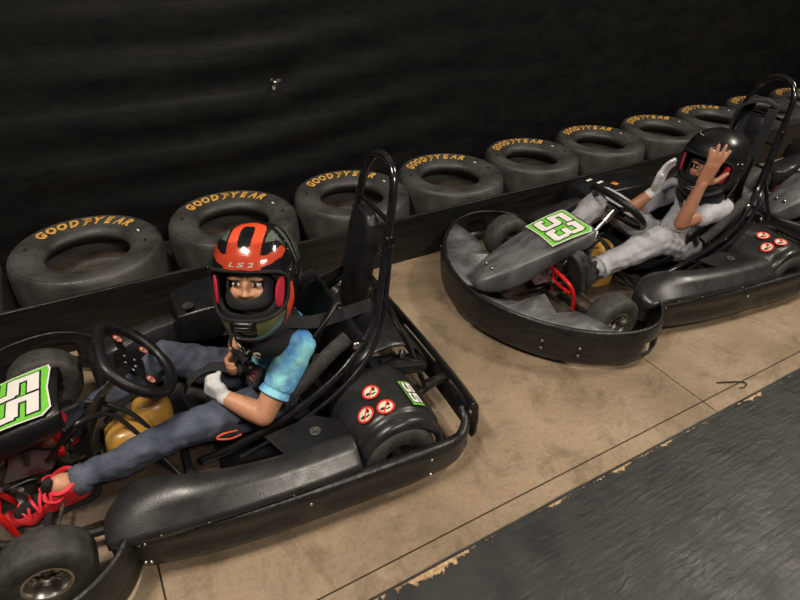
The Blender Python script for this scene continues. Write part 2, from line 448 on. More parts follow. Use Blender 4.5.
def make_tyre(lettering=True):
    t = empty('racing_tyre')
    mb = MB()
    prof = [(.215, .21), (.190, .240), (.183, .252), (.186, .264), (.195, .278), (.215, .290), (.25, .300), (.29, .305), (.315, .303), (.328, .293), (.336, .272), (.341, .23), (.343, .16), (.341, .10), (.334, .045), (.315, .018), (.28, .004), (.22, .004), (.19, .02), (.185, .05), (.2, .09), (.26, .11), (.26, .19), (.215, .21)]
    mb.lathe(prof, 64)
    for k in (.215, .316):   # moulded rings
        mb.lathe([(k-.002, tz(k)-.002), (k, tz(k)+.0025), (k+.002, tz(k)-.002)], 64)
    mb.obj('tyre_body', M['slick'], t, angle=50)
    mb = MB()
    if lettering:
        s = [('G', 1.05), ('O', 1), ('O', 1), ('D', 1), ('foot', 1.15), ('Y', 1), ('E', .85), ('A', 1.05), ('R', .95)]
        arc_text(mb, s, .236, PI/2+.02, .058, lambda r: tz(r)+.003, .205)
        mb.obj('yellow_lettering', M['yellow'], t, smooth=False)
    else: mb.bm.free()
    mb = MB(); mb.lathe([(.0001, .075), (.12, .08), (.2, .078), (.255, .125)], 32); mb.obj('dirt_inside', M['dirt'], t)
    mb = MB()
    for a in (-.15, PI*.93):   # moulded dark wear holes
        add_mapped(mb, *disc2(0, 0, .016, .009, 10, 2), lambda x, y: ring(a, x, y, .262, lambda r: tz(r)+.002))
    mb.parts('wear_hole', M['ink'], t, smooth=False)
    mb = MB(); add_mapped(mb, *rect2(-.011, -.004, .011, .004, 2, 1), lambda x, y: ring(.32, x, y, .246, lambda r: tz(r)+.003))
    mb.obj('white_tag', M['white'], t, smooth=False)
    return t
TY = [(-0.8, 2.85, .1, 'worn racing tyre at the left edge of the photo, only its right end in view'),
      (-0.105, 2.865, -.10, 'leftmost racing tyre seen whole, above the steering wheel of kart 55'),
      (0.615, 2.865, -.10, 'racing tyre directly behind the red and black helmet'),
      (1.315, 2.86, -.12, 'racing tyre behind the headrest and roll hoop of kart 55'),
      (2.00, 2.845, -.04, 'racing tyre behind the open floor gap between the two karts'),
      (2.685, 2.87, -.10, 'racing tyre above the far front wheel of kart 53'),
      (3.34, 2.88, -.22, 'racing tyre behind the white stickered side pod of kart 53'),
      (3.992, 2.86, -.15, 'racing tyre left of the black helmet, behind the gloved hand'),
      (4.645, 2.86, -.08, 'racing tyre between the black helmet and the roll hoop of kart 53'),
      (5.297, 2.86, -.05, 'racing tyre seen through the roll hoop of kart 53'),
      (5.95, 2.86, .02, 'farthest racing tyre, at the right edge above the third kart')]
TS = [.99, 1.03, 1.0, 1.0, .995, .945, .945, .945, .945, .945, .945]
ty0 = make_tyre()
for i, (x, y, a, lab) in enumerate(TY):
    t = ty0 if i == 0 else copy_tree(ty0)
    t.location = (x, y, .003); t.scale = (TS[i], TS[i], .965); t.rotation_euler = (0, 0, a)
    tag(t, lab, 'tyre', 'worn racing tyres lying flat along the wall')

# ------------------------------------------------------------ kart (local: +x to the rear, -y side faces the camera, origin under the front axle)
def fwheel(parent, x, y, R, W, side, name='front_wheel', steer=0., hub_r=.062):
    w = empty(name); w.parent = parent; w.location = (x, y, R); w.rotation_euler = (0, 0, steer)
    mb = MB(); h = W/2
    prof = [(hub_r, -h*.86), (hub_r+.012, -h*.98), (R*.72, -h*1.0), (R*.88, -h*.94), (R*.965, -h*.78), (R*.995, -h*.5), (R, 0), (R*.995, h*.5), (R*.965, h*.78), (R*.88, h*.94), (R*.72, h), (hub_r+.012, h*.98), (hub_r, h*.86)]
    mb.lathe(prof, 40, AX_Y); mb.obj('tyre', M['rubber'], w, angle=60)
    mb = MB()
    prof = [(hub_r+.001, -h*.86), (hub_r+.006, -h*.9), (hub_r-.004, -h*.86), (hub_r-.012, -h*.6), (hub_r-.014, -h*.1), (.03, 0), (.03, h*.2), (hub_r-.014, h*.1), (hub_r-.012, h*.6), (hub_r-.004, h*.86), (hub_r+.006, h*.9), (hub_r+.001, h*.86)]
    mb.lathe(prof, 28, AX_Y)
    for k in range(5):
        a = k*2*PI/5; s = side
        mb.box((.034*math.cos(a), s*h*.22, .034*math.sin(a)), (.034, .012, .012), (0, -a, 0), .003)
    mb.obj('rim', M['steel'], w)
    mb = MB()
    mb.lathe([(.001, side*h*.75), (.014, side*h*.75), (.020, side*h*.62), (.022, side*h*.1), (.022, -side*h*.1)], 16, AX_Y)
    for k in range(3):
        a = k*2*PI/3+.4; mb.lathe([(.0001, side*h*.42), (.006, side*h*.42), (.006, 0)], 8, Matrix.Translation((.03*math.cos(a), 0, .03*math.sin(a))) @ AX_Y)
    mb.obj('hub', M['dullsteel'], w)
    return w
def bolt(mb, p, nrm, r=.008):
    q = Vector(nrm).normalized().to_track_quat('Z', 'Y').to_matrix().to_4x4()
    mb.lathe([(.0001, .004), (r*.55, .004), (r, .002), (r*1.25, -.004)], 10, Matrix.Translation(p) @ q)

def noentry(parent, fn, cx, cy, r):
    """round no-entry pictogram: white disc, black shapes, red ring and slash; fn(x,y,lift)"""
    mb = MB(); add_mapped(mb, *disc2(cx, cy, r), lambda x, y: fn(x, y, .0012))
    o = mb.obj('warning_sticker', M['cream'], parent, smooth=False)
    mb = MB()
    V, F = disc2(cx-.42*r, cy-.1*r, .30*r, .2*r, 10, 1); add_mapped(mb, V, F, lambda x, y: fn(x, y, .0018))
    V, F = disc2(cx+.4*r, cy+.28*r, .2*r, .33*r, 10, 1); add_mapped(mb, V, F, lambda x, y: fn(x, y, .0018))
    V, F = disc2(cx+.15*r, cy-.35*r, .35*r, .11*r, 10, 1); add_mapped(mb, V, F, lambda x, y: fn(x, y, .0018))
    mb.obj('pictogram', M['ink'], o, smooth=False)
    mb = MB(); add_mapped(mb, *disc2(cx, cy, r*1.03, None, 24, 2, .78), lambda x, y: fn(x, y, .0024))
    c, s_ = math.cos(.9), math.sin(.9)
    V = [(cx+c*u-s_*v, cy+s_*u+c*v) for u, v in ((-r*.85, -r*.07), (-r*.3, -r*.07), (r*.3, -r*.07), (r*.85, -r*.07), (r*.85, r*.07), (r*.3, r*.07), (-r*.3, r*.07), (-r*.85, r*.07))]
    add_mapped(mb, V, [(0, 1, 6, 7), (1, 2, 5, 6), (2, 3, 4, 5)], lambda x, y: fn(x, y, .0024))
    mb.obj('red_ring', M['stred'], o, smooth=False)
    return o

DIGITS = {   # blocky strokes in a unit cell: (x0, y0, x1, y1)
    '5': [(0, .80, 1, 1), (0, .46, .27, .9), (0, .46, .92, .66), (.73, .08, 1, .60), (.08, 0, .92, .2), (0, .06, .27, .30)],
    '3': [(.05, .80, .92, 1), (0, .70, .27, .94), (.73, .56, 1, .93), (.30, .42, .92, .60), (.73, .07, 1, .46), (.05, 0, .92, .2), (0, .06, .27, .30)]}
def number(parent, s, fn, x0, y0, x1, y1, border=.006, gap=.05, outline=True):
    """two blocky digits with a black outline"""
    n = len(s); w = (x1-x0)/n
    for nm, m, g, lift in (('digit_outline', M['ink'], border, .0022), ('digit', M['white'], 0., .0032)):
        if not outline and g: continue
        for k, ch in enumerate(s):
            mb = MB()
            ax = x0+k*w+gap*w; bx = x0+(k+1)*w-gap*w
            for q, (a, b, c, d) in enumerate(DIGITS[ch]):
                X0, X1 = ax+a*(bx-ax)-g, ax+c*(bx-ax)+g; Y0, Y1 = y0+b*(y1-y0)-g, y0+d*(y1-y0)+g
                add_mapped(mb, *rect2(X0, Y0, X1, Y1, 3, 3), lambda x, y: fn(x, y, lift+q*.00006+k*.00003))
            mb.obj(nm, m, parent, smooth=False)

def lerp_tab(tab, x):
    if x <= tab[0][0]: return tab[0][1]
    for (a, b), (c, d) in zip(tab, tab[1:]):
        if x <= c:
            t = (x-a)/(c-a); return b+(d-b)*t if not isinstance(b, tuple) else tuple(p+(q-p)*t for p, q in zip(b, d))
    return tab[-1][1]

FB_HALF = [(.255, .475), (.215, .545), (.14, .605), (.05, .632), (-.07, .612), (-.215, .525), (-.34, .38), (-.425, .20), (-.46, 0)]
def make_kart(num, worn=True, skew=0.):
    K = empty('go_kart')
    body = M['plastic_worn_lit'] if worn else M['plastic']
    # ---- floor tray and chassis
    mb = MB()
    mb.prism([(-.24, -.13), (-.24, .13), (-.05, .25), (.55, .27), (.55, -.27), (-.05, -.25)], .040, .048); mb.obj('floor_tray', M['tray'], K, smooth=False)
    mb = MB()
    for s in (-1, 1):
        mb.tube([(-.28, .12*s, .065), (-.1, .24*s, .065), (.15, .31*s, .065), (.6, .33*s, .065), (1.0, .30*s, .075), (1.16, .26*s, .10)], .015, 8)
    mb.tube([(-.28, -.12, .065), (-.28, .12, .065)], .015, 8, False)
    mb.tube([(.02, -.36, .10), (.02, -.2, .07), (.02, .2, .07), (.02, .36, .10)], .015, 8)
    mb.tube([(.45, -.33, .065), (.45, .33, .065)], .014, 8, False)
    mb.tube([(.9, -.31, .07), (.9, .31, .07)], .014, 8, False)
    for s in (-1, 1):      # stub axle yokes, side rails carrying the pods
        mb.box((.02, .37*s, .11), (.05, .03, .09), None, .006)
        mb.tube([(.35, .33*s, .065), (.35, .45*s, .08), (.6, .47*s, .08), (.85, .45*s, .08), (.85, .31*s, .07)], .011, 8)
        mb.tube([(1.16, .26*s, .10), (1.30, .25*s, .11), (1.40, .22*s, .11)], .013, 8)
    mb.obj('chassis_frame', M['frame'], K)
    mb = MB(); mb.prism([(.22, -.30), (.22, .30), (.34, .35), (1.0, .34), (1.0, -.34), (.34, -.35)], .030, .036); mb.obj('underseat_shade', M['plastic'], K, smooth=False)  # flat black sheet added to stand in for the shadow under the seat
    # steering rods
    mb = MB()
    mb.tube([(.10, -.04, .10), (.04, -.36, .12)], .007, 8, False); mb.tube([(.10, .04, .10), (.04, .36, .12)], .007, 8, False)
    for s in (-1, 1): mb.tube([(.05, .36*s, .128), (.02, .42*s, .13)], .012, 8, False)
    mb.parts('tie_rod', M['dullsteel'], K)
    mb = MB(); mb.tube([(1.10, -.50, .14), (1.10, .50, .14)], .018, 12, False); mb.obj('rear_axle', M['dullsteel'], K)
    # ---- wheels
    fwheel(K, .03, -.43, .13, .115, -1, steer=0.03)
    fwheel(K, .03, .43, .13, .115, 1, steer=0.03)
    fwheel(K, 1.10, -.445, .14, .18, -1, 'rear_wheel', hub_r=.066)
    fwheel(K, 1.10, .445, .14, .18, 1, 'rear_wheel', hub_r=.066)
    # ---- front bumper ring
    near = FB_HALF; path = [(x, -y) for x, y in near] + [(x, y) for x, y in reversed(near[:-1])]
    path = smooth2([(x, y, 0) for x, y in path], 5)
    n = len(path)
    prof0 = [(-.006, .212), (.001, .210), (.004, .200), (.008, .176), (.010, .14), (.012, .125), (.006, .10), (.008, .075), (.002, .045), (-.008, .028)]
    prof = lambda t: [(-d, z) for d, z in prof0]
    skip = {(i, j) for i in list(range(10, 17))+list(range(n-18, n-11)) for j in (4, 5, 6)}
    mb = MB(); sweep_band(mb, path, prof, skip); fbo = mb.obj('front_bumper', M['bumper'], K, solid=.009, angle=60); fbo.rotation_euler = (0, 0, math.radians(skew))
    mb = MB()
    for i in (26, 30, n-31, n-27):
        for z in (.09, .13):
            p = Vector(path[i]); t = (Vector(path[i+1])-Vector(path[i-1])).normalized(); nr = Vector((-t.y, t.x, 0)); bolt(mb, (p.x+nr.x*.024, p.y+nr.y*.024, z), nr, .006)
    mb.parts('bumper_bolt', M['dullsteel'], fbo)
    # front side guards: sculpted decks between bumper and nose, both sides
    for s in (-1, 1):
        mb = MB()
        # inner lower bridge from bumper to wheel, faceted
        pts = lambda L: [(x, s*y, z) for x, y, z in L]
        r0 = pts([(-.448, .05, .208), (-.420, .19, .208), (-.375, .30, .208), (-.30, .42, .208), (-.21, .515, .208), (-.12, .582, .206)])
        r1 = pts([(-.36, .05, .150), (-.33, .15, .165), (-.275, .235, .225), (-.235, .33, .172), (-.17, .44, .20), (-.11, .54, .200)])
        r2 = pts([(-.29, .06, .120), (-.27, .13, .15), (-.19, .21, .215), (-.18, .29, .15), (-.145, .36, .185), (-.10, .48, .19)])
        r3 = pts([(-.24, .06, .07), (-.23, .13, .08), (-.16, .20, .10), (-.15, .28, .08), (-.10, .31, .15), (-.085, .40, .17)])
        mb.grid([r0, r1, r2, r3]); dk = mb.obj('bumper_deck', body, K, solid=.005, angle=25); dk.rotation_euler = (0, 0, math.radians(skew))
    # ---- nose fairing: wedge from the bumper up to the number plate
    mb = MB(); secs = []
    tab = [(-.452, .215, .030, .0), (-.425, .238, .052, .004), (-.36, .268, .075, .010), (-.24, .316, .098, .012), (-.10, .360, .116, .012), (.02, .392, .124, .010), (.11, .412, .122, .006), (.15, .416, .108, .004)]
    for x, z, w, cr in tab:
        lo = lerp_tab([(-.45, .19), (-.37, .17), (-.31, .15), (-.24, .19), (-.10, .285), (.0, .32), (.15, .35)], x)
        lo = min(lo, z-.012)
        row = []
        for v, dz, k in ((-1.02, 0, 1), (-1.08, 0, .5), (-1.06, -.009, 0), (-1.0, 0, 0), (-.5, cr, 0), (0, cr*1.5, 0), (.5, cr, 0), (1.0, 0, 0), (1.06, -.009, 0), (1.08, 0, .5), (1.02, 0, 1)):
            if k: zz = z*(1-k)+lo*k - .01
            else: zz = z+dz
            row.append((x, v*w, zz))
        secs.append(row)
    R_ = mb.grid(secs); mb.face(R_[0])
    nose = mb.obj('nose_fairing', body, K, solid=.006, sub=1, angle=70)
    mb = MB()
    for y in (-.03, .02): bolt(mb, (-.375, y, .283), (-.3, 0, 1), .007)
    mb.parts('fairing_bolt', M['steel'], nose)
    # plate on top
    def pl(x, y, lift):     # x across (+ = towards reader's right = -y), y up the plate (+ = rear)
        X = -.105+y*.86
        z = lerp_tab([(a, b+c*1.5) for a, b, _, c in tab], X)
        return Vector((X-.3*lift, -x, z - .25*abs(x)**2 + .006 + lift))
    mb = MB()
    out = [(-.110, .0), (-.116, .13), (-.122, .265), (-.10, .272), (0, .262), (.095, .272), (.122, .245), (.116, .13), (.110, .0), (0, .006)]
    def fan(out, sc, cy=.14, rings=4):
        o2 = [(x+(x2-x)*q, y+(y2-y)*q, 0) for (x, y), (x2, y2) in zip(out, out[1:]+out[:1]) for q in (0, .33, .67)]; V = []; F = []; n = len(o2)
        for k in range(rings+1):
            t = sc*(k+.001)/rings
            V += [(x*t, cy+(y-cy)*t) for x, y, _ in o2]
        for k in range(rings):
            for i in range(n): F.append((k*n+i, k*n+(i+1) % n, (k+1)*n+(i+1) % n, (k+1)*n+i))
        return V, F
    add_mapped(mb, *fan(out, 1.0), lambda x, y: pl(x, y, 0)); plate = mb.obj('number_plate', M['white'], K, smooth=False)
    mb = MB(); add_mapped(mb, *fan(out, .955), lambda x, y: pl(x, y, .001)); mb.obj('green_face', M['green'], plate, smooth=False)
    number(plate, num, pl, -.100, .035, .100, .235)
    # ---- steering
    c = Vector((.372, 0, .448)); ax = Vector((.72, 0, .69)).normalized()   # wheel axis, towards the driver
    side = Vector((0, -1, 0)); upv = side.cross(ax)*-1
    if upv.z < 0: upv = -upv
    Wm = Matrix.Translation(c) @ Matrix((side, upv, ax)).transposed().to_4x4()
    R = .160; rim = []
    for k in range(40):
        a = k*2*PI/40; x, y = R*1.0*math.cos(a), R*.92*math.sin(a)
        if y > R*.62: y = R*.62+(y-R*.62)*.35
        rim.append(Wm @ Vector((x, y, 0)))
    mb = MB(); mb.tube(rim, .0180, 12, False, closed=True); sw = mb.obj('steering_wheel', M['vinyl'], K)
    mb = MB()
    mb.prism([(-.045, -.035), (-.03, -.05), (.03, -.05), (.045, -.035), (.045, .035), (.03, .045), (-.03, .045), (-.045, .035)], -.022, -.010, Wm)
    for a in (.45, PI-.45, -.55, PI+.55):
        d = Vector((math.cos(a), math.sin(a), 0)); p = Vector((-d.y, d.x, 0)); L_ = R*.95
        mb.face([mb.bm.verts.new(Wm @ q) for q in (d*.03+p*.018+Vector((0, 0, -.010)), d*.03-p*.018+Vector((0, 0, -.010)), d*L_-p*.013, d*L_+p*.013)])
    mb.obj('spoke_plate', M['tube'], sw, smooth=False, solid=.004)
    for x, y in ((-.085, .045), (-.08, -.050), (.08, -.055)):
        noentry(sw, lambda a, b, l: Wm @ Vector((a, b, l+.002)), x, y, .0165)
    mb = MB()
    for x, y in ((-.018, .018), (.018, .018), (.018, -.018), (-.018, -.018)): bolt(mb, Wm @ Vector((x, y, -.009)), ax, .005)
    mb.parts('wheel_bolt', M['dullsteel'], sw)
    mb = MB(); mb.tube([c-ax*.02, c-ax*.10], .019, 12, False); mb.tube([c-ax*.1, c-ax*.47], .011, 12, False); mb.obj('steering_column', M['steel'], K)
    mb = MB()
    for s in (-1, 1): mb.tube([c-ax*.16+Vector((0, s*.012, 0)), (.19, s*.06, .23), (.14, s*.14, .07)], .010, 8)
    mb.tube([(.16, .02, .33), (.10, 0, .36), (.06, 0, .40)], .008, 8)
    mb.parts('column_support', M['tube'], K)
    # hoses and cables around the tank
    mb = MB()
    mb.tube([(.10, -.05, .10), (.08, -.09, .22), (.17, -.10, .33), (.27, -.06, .29), (.36, -.12, .14), (.42, -.2, .06)], .008, 8)
    mb.tube([(.20, .02, .31), (.27, -.02, .30), (.34, -.05, .23), (.40, -.1, .09)], .009, 8)
    mb.tube([(-.2, -.03, .09), (-.1, -.08, .13), (0, -.06, .12), (.1, -.12, .09)], .005, 6)
    mb.tube([(-.18, .03, .09), (-.06, .08, .14), (.06, .05, .12), (.15, .12, .09)], .005, 6)
    mb.parts('hose', M['hose'], K)
    mb = MB(); mb.box((.09, -.055, .20), (.03, .022, .03), (.2, .1, 0), .005); mb.obj('red_kill_switch', M['red'], K)
    mb = MB(); random.seed(11)
    for k in range(26):
        mb.box((.10+random.uniform(-.15, .13), random.uniform(-.12, .14), random.uniform(.06, .11)), [random.uniform(.015, .05) for _ in range(3)], [random.uniform(-.6, .6) for _ in range(3)], .004)
    for k in range(8):
        p = Vector((random.uniform(-.08, .2), random.uniform(-.12, .14), .15)); mb.tube([p, p+Vector((random.uniform(-.05, .05), random.uniform(-.05, .05), .04))], .008, 8, False)
    mb.parts('steering_box', M['engine'], K)
    # amber fuel tank: two lobes
    for (cx, cy, cz, sx, sy, sz) in ((.295, -.035, .130, .082, .075, .085), (.38, .055, .135, .07, .065, .085)):
        mb = MB()
        rings = []
        for zz, k in ((-1, .72), (-.9, .92), (-.4, 1.0), (.3, .98), (.75, .88), (.95, .66), (1.0, .4)):
            rings.append([(cx+sx*k*math.copysign(abs(math.cos(a))**.7, math.cos(a)), cy+sy*k*math.copysign(abs(math.sin(a))**.7, math.sin(a)), cz+sz*zz) for a in [j*2*PI/20 for j in range(20)]])
        mb.loft(rings); tk = mb.obj('fuel_tank', M['gold'], K)
    # pedals: red tubular, front crash bar
    for s in (-1, 1):
        mb = MB()
        mb.tube([(-.02, s*.10, .06), (-.055, s*.105, .15), (-.06, s*.11, .235)], .009, 8)
        mb.tube([(-.06, s*.05, .235), (-.06, s*.11, .237), (-.058, s*.20, .225), (-.035, s*.235, .175), (-.02, s*.24, .07)], .0095, 8, n=4)
        mb.tube([(-.065, s*.11, .19), (-.05, s*.16, .17), (-.045, s*.225, .17)], .008, 8)
        mb.obj('pedal', M['red'], K)
    # tray details
    mb = MB(); mb.prism([(-.10, -.035), (-.085, .075), (.055, .115), (.085, .02), (.04, -.035)], .112, .120); mb.obj('battery_cover', M['maroon'], K, smooth=False, bev=.004)
    mb = MB(); mb.box((.055, -.075, .053), (.055, .014, .004), (0, 0, -.1)); mb.obj('orange_label', M['orange'], K, smooth=False)
    # ---- side pods
    for s in (-1, 1):
        mb = MB(); rows = []
        # x, outer y, z outer top, inner y, z inner top, edge z
        T = [(.195, .470, .190, .395, .200), (.215, .490, .208, .365, .222), (.27, .508, .218, .335, .250), (.34, .520, .222, .338, .268), (.42, .53, .224, .375, .278), (.50, .54, .226, .40, .276), (.65, .552, .228, .425, .272), (.80, .558, .228, .437, .270), (.93, .558, .228, .44, .270), (.95, .555, .224, .444, .266)]
        T2 = catmull([Vector(t[:3]) for t in T], [0]*len(T), 4)[0]; T3 = catmull([Vector((t[3], t[4], 0)) for t in T], [0]*len(T), 4)[0]
        for (x, yo, zo), (yi, zi, _) in zip(T2, T3):
            zz = zo
            rows.append([(x, s*(yo-.030), .09), (x, s*(yo-.024), zz-.05), (x, s*(yo-.022), zz-.036), (x, s*yo, zz-.030), (x, s*yo, zz-.014), (x, s*(yo-.003), zz-.006), (x, s*(yo-.012), zz+.001), (x, s*(yo*.66+yi*.34), zz*.40+zi*.60), (x, s*(yo*.57+yi*.43), zz*.25+zi*.75+.004), (x, s*(yo*.25+yi*.75), zi+.004), (x, s*(yi+.012), zi), (x, s*yi, zi-.012), (x, s*(yi-.005), zi-.10), (x, s*(yi-.01), .07)])
        R_ = mb.grid(rows); mb.face(list(reversed(R_[0]))); mb.face(R_[-1])
        pod = mb.obj('side_pod', M['fender'], K, angle=0)
        mb = MB()
        for x in (.34, .47, .72): bolt(mb, (x, s*(lerp_tab([(a, b) for a, b, *_ in T], x)-.001), .205), (0, s, .2), .004)
        mb.parts('pod_rivet', M['dullsteel'], pod)
        # inner bracket panel with ring nut
        mb = MB(); mb.prism([(.70, .30), (.88, .28), (.96, .34), (.96, .44), (.75, .43)], .215, .223, Matrix.Diagonal((1, s, 1, 1)))
        mb.obj('pod_bracket', M['plastic'], K, smooth=False, bev=.003)
        mb = MB(); mb.lathe([(.016, 0), (.020, .004), (.020, .008), (.013, .008), (.012, .003), (.006, .003), (.005, .016), (.0001, .017)], 16, Matrix.Translation((.86, s*.36, .223))); mb.obj('ring_nut', M['dullsteel'], K)
        # inner heel guard in front of pod
        # side band bumper, wraps behind rear wheel
        pth = smooth2([(.245, s*.470, 0), (.35, s*.505, 0), (.55, s*.540, 0), (.80, s*.558, 0), (1.0, s*.566, 0), (1.15, s*.568, 0), (1.28, s*.556, 0), (1.35, s*.525, 0), (1.39, s*.48, 0), (1.40, s*.44, 0)], 7)
        pp = [(-.020, .196), (-.003, .198), (.006, .190), (.008, .165), (.008, .14), (.008, .115), (.006, .085), (.002, .06), (-.010, .042)]
        def prf(t, s=s):
            top = lerp_tab([(0, 1.), (.5, .97), (.6, .90), (.75, .72), (.9, .80), (1, .95)], t)
            gr = 0
            L_ = []
            for k, (d, z) in enumerate(pp):
                z2 = .042+(z-.042)*top
                dd = d-(.010 if (k in (4, 5) and (.10 < t < .30 or .34 < t < .56)) else 0)
                L_.append((s*-dd*-1 if False else dd*(1 if s < 0 else -1), z2))
            return L_
        n = len(pth); skp = {(i, j) for i in range(int(n*.74), int(n*.86)) for j in (4, 5)}
        mb = MB(); sweep_band(mb, pth, prf, skp); sb = mb.obj('side_bumper', M['bumper'], K, solid=.010, angle=60)
        mb = MB()
        for t in (.05, .065, .32, .60):
            i = int(t*(n-1)); p = Vector(pth[i]); tt = (Vector(pth[i+1])-Vector(pth[i-1])).normalized(); nr = Vector((tt.y, -tt.x, 0))*(1 if s < 0 else -1)
            for z in ((.17, .08) if t < .07 or t > .5 else (.15,)):
                bolt(mb, p+nr*.013+Vector((0, 0, z if t != .6 else z*.85)), nr, .006)
        mb.parts('bumper_bolt', M['steel'], sb)
    # ---- rear bumper
    mb = MB()
    prof_r = [(0, .045), (.014, .06), (.016, .13), (.010, .20), (-.004, .215), (-.02, .205)]
    rp = smooth2([(1.425, -.475, 0), (1.432, -.42, 0), (1.44, -.25, 0), (1.442, 0, 0), (1.44, .25, 0), (1.432, .42, 0), (1.425, .475, 0)], 7)
    n = len(rp); sk = {(i, 2) for i in list(range(7, 14))+list(range(n-15, n-8))+list(range(17, 25))}
    sweep_band(mb, rp, prof_r, sk); rb = mb.obj('rear_bumper', M['plastic'], K, solid=.012, angle=60)
    mb = MB(); 
    for s in (-1, 1):
        bolt(mb, (1.424, s*.45, .15), (-1, 0, 0), .008); mb.box((1.41, s*.22, .12), (.10, .03, .03), None, .004)
    mb.parts('bumper_bracket', M['dullsteel'], rb)
    # ---- rear wheel fenders with stickers
    for s in (-1, 1):
        mb = MB(); rows = []
        def cyl(a, y, dr=0.):     # a: angle, 0 = forward(-x), pi/2 = up
            Rr = .172+dr
            return Vector((1.115-Rr*math.cos(a), y, .137+Rr*math.sin(a)))
        ys = [.215, .225, .30, .38, .455, .462, .472, .495, .512, .520, .521]; drs = [-.02, 0, .002, .002, .0, -.004, -.014, -.010, -.014, -.026, -.045]
        for k in range(25):
            a = -.15+(PI+.25)*k/24
            rows.append([cyl(a, s*y, d) for y, d in zip(ys, drs)])
        mb.grid(rows); fd = mb.obj('rear_fender', M['fender'], K, solid=.005, sub=1, angle=80)
        if s < 0:
            fn = lambda x, y, l: cyl(PI/2+x/.18, y, .005+.004+l)
            for cx, cy in ((-.045, -.350), (-.100, -.420), (-.030, -.437)): noentry(fd, fn, cx, cy, .030)
            mb = MB(); add_mapped(mb, *rect2(.065, -.462, .115, -.335, 4, 5), lambda x, y: fn(x, y, .001)); gl = mb.obj('green_label', M['green'], fd, smooth=False)
            mb = MB()
            mb.bm.free()
            number(gl, num, lambda x, y, l: fn(y, -x, l), .343, .071, .454, .109, .003)
    # ---- engine / chain cover between the fenders
    mb = MB(); rows = []
    for k in range(15):
        a = .1+(PI-.3)*k/14
        rows.append([(1.22-.185*math.cos(a), y, .14+.19*math.sin(a)*w) for y, w in ((-.165, .92), (-.155, 1.0), (-.02, 1.03), (.10, 1.02), (.16, .95), (.17, .85))])
    R_ = mb.grid(rows); mb.obj('engine_cover', M['fender'], K, solid=.005, sub=1, angle=80)
    mb = MB()
    mb.box((1.24, -.20, .255), (.24, .085, .045), (0, .25, 0), .015); mb.box((1.21, -.19, .28), (.10, .03, .035), (0, .25, .5), .012); mb.box((1.30, -.205, .255), (.10, .022, .03), (0, .4, -.3), .01)
    mb.box((1.13, -.20, .26), (.08, .06, .05), (0, .1, .2), .02); mb.parts('engine_mount', M['plastic'], K)
    mb = MB(); mb.lathe([(.012, .012), (.014, 0), (.005, .014), (.0001, .02)], 12, Matrix.Translation((1.275, -.185, .285))); mb.obj('filler_cap', M['steel'], K)
    mb = MB(); mb.box((1.0, .30, .17), (.26, .20, .18), None, .02)
    for k in range(7): mb.box((1.0, .30, .10+k*.026), (.28, .215, .007), None, 0)
    mb.tube([(1.0, .30, .26), (1.06, .32, .32), (1.15, .33, .33), (1.2, .30, .29)], .018, 10); mb.obj('engine', M['engine'], K)
    # ---- far pod raised air box with ring (engine side pod)
    mb = MB(); rows = []
    for x, w, z in ((.53, .09, .27), (.55, .12, .315), (.64, .145, .335), (.80, .15, .34), (1.02, .145, .335), (1.07, .12, .31)):
        rows.append([(x, .475+w, .2), (x, .475+w, z-.05), (x, .475+w*.85, z-.01), (x, .475+w*.5, z), (x, .475-w*.3, z), (x, .475-w*.75, z-.01), (x, .475-w*.95, z-.06), (x, .475-w, .2)])
    R_ = mb.grid(rows); mb.face(list(reversed(R_[0]))); mb.face(R_[-1]); ab = mb.obj('air_box', M['plastic'], K, bev=.006, angle=50)
    mb = MB(); mb.lathe([(.018, 0), (.022, .004), (.022, .008), (.014, .008), (.013, .002), (.007, .003), (.006, .010), (.0001, .011)], 18, Matrix.Translation((.60, .40, .331))); mb.obj('ring_nut', M['dullsteel'], ab)
    # ---- seat
    mb = MB(); rows = []
    prof_s = [(.44, .135, .045), (.50, .095, .075), (.60, .075, .11), (.72, .075, .15), (.82, .11, .19), (.89, .20, .20), (.945, .31, .15), (.995, .42, .085), (1.035, .51, .035), (1.05, .555, .0)]
    for k, (x, z, h) in enumerate(prof_s):
        row = []; w = lerp_tab([(0, .165), (3, .185), (6, .20), (9, .135)], k)
        ang = lerp_tab([(0, 0), (4, .75), (9, 1.25)], k)
        for j in range(13):
            t = -1+2*j/12; a = abs(t); lift = h*max(0, (a-.45)/.55)**1.7
            row.append((x-lift*math.sin(ang), t*w, z+lift*math.cos(ang)))
        rows.append(row)
    mb.grid(rows); st = mb.obj('seat', M['vinyl'], K, solid=.016, sub=2, angle=0)
    # padded bolster tubes along the seat rim
    for s in (-1, 1):
        mb = MB(); mb.tube([(.80, s*.215, .27), (.88, s*.22, .335), (.97, s*.215, .41), (1.05, s*.20, .45)], .026, 12); mb.obj('side_bolster', M['foam'], K)
    # ---- roll hoop: one tube along both seat sides and up behind the head
    hp = [(.50, .19, .09), (.62, .235, .15), (.80, .25, .225), (.98, .24, .32), (1.10, .20, .40), (1.175, .165, .48), (1.205, .145, .58), (1.235, .13, .75), (1.262, .115, .90), (1.280, .075, .975), (1.286, 0, 1.0)]
    full = [(x, -y, z) for x, y, z in hp]+[(x, y, z) for x, y, z in reversed(hp[:-1])]
    mb = MB(); mb.tube(full, .0145, 12); hoop = mb.obj('roll_hoop', M['tube'], K)
    mb = MB()
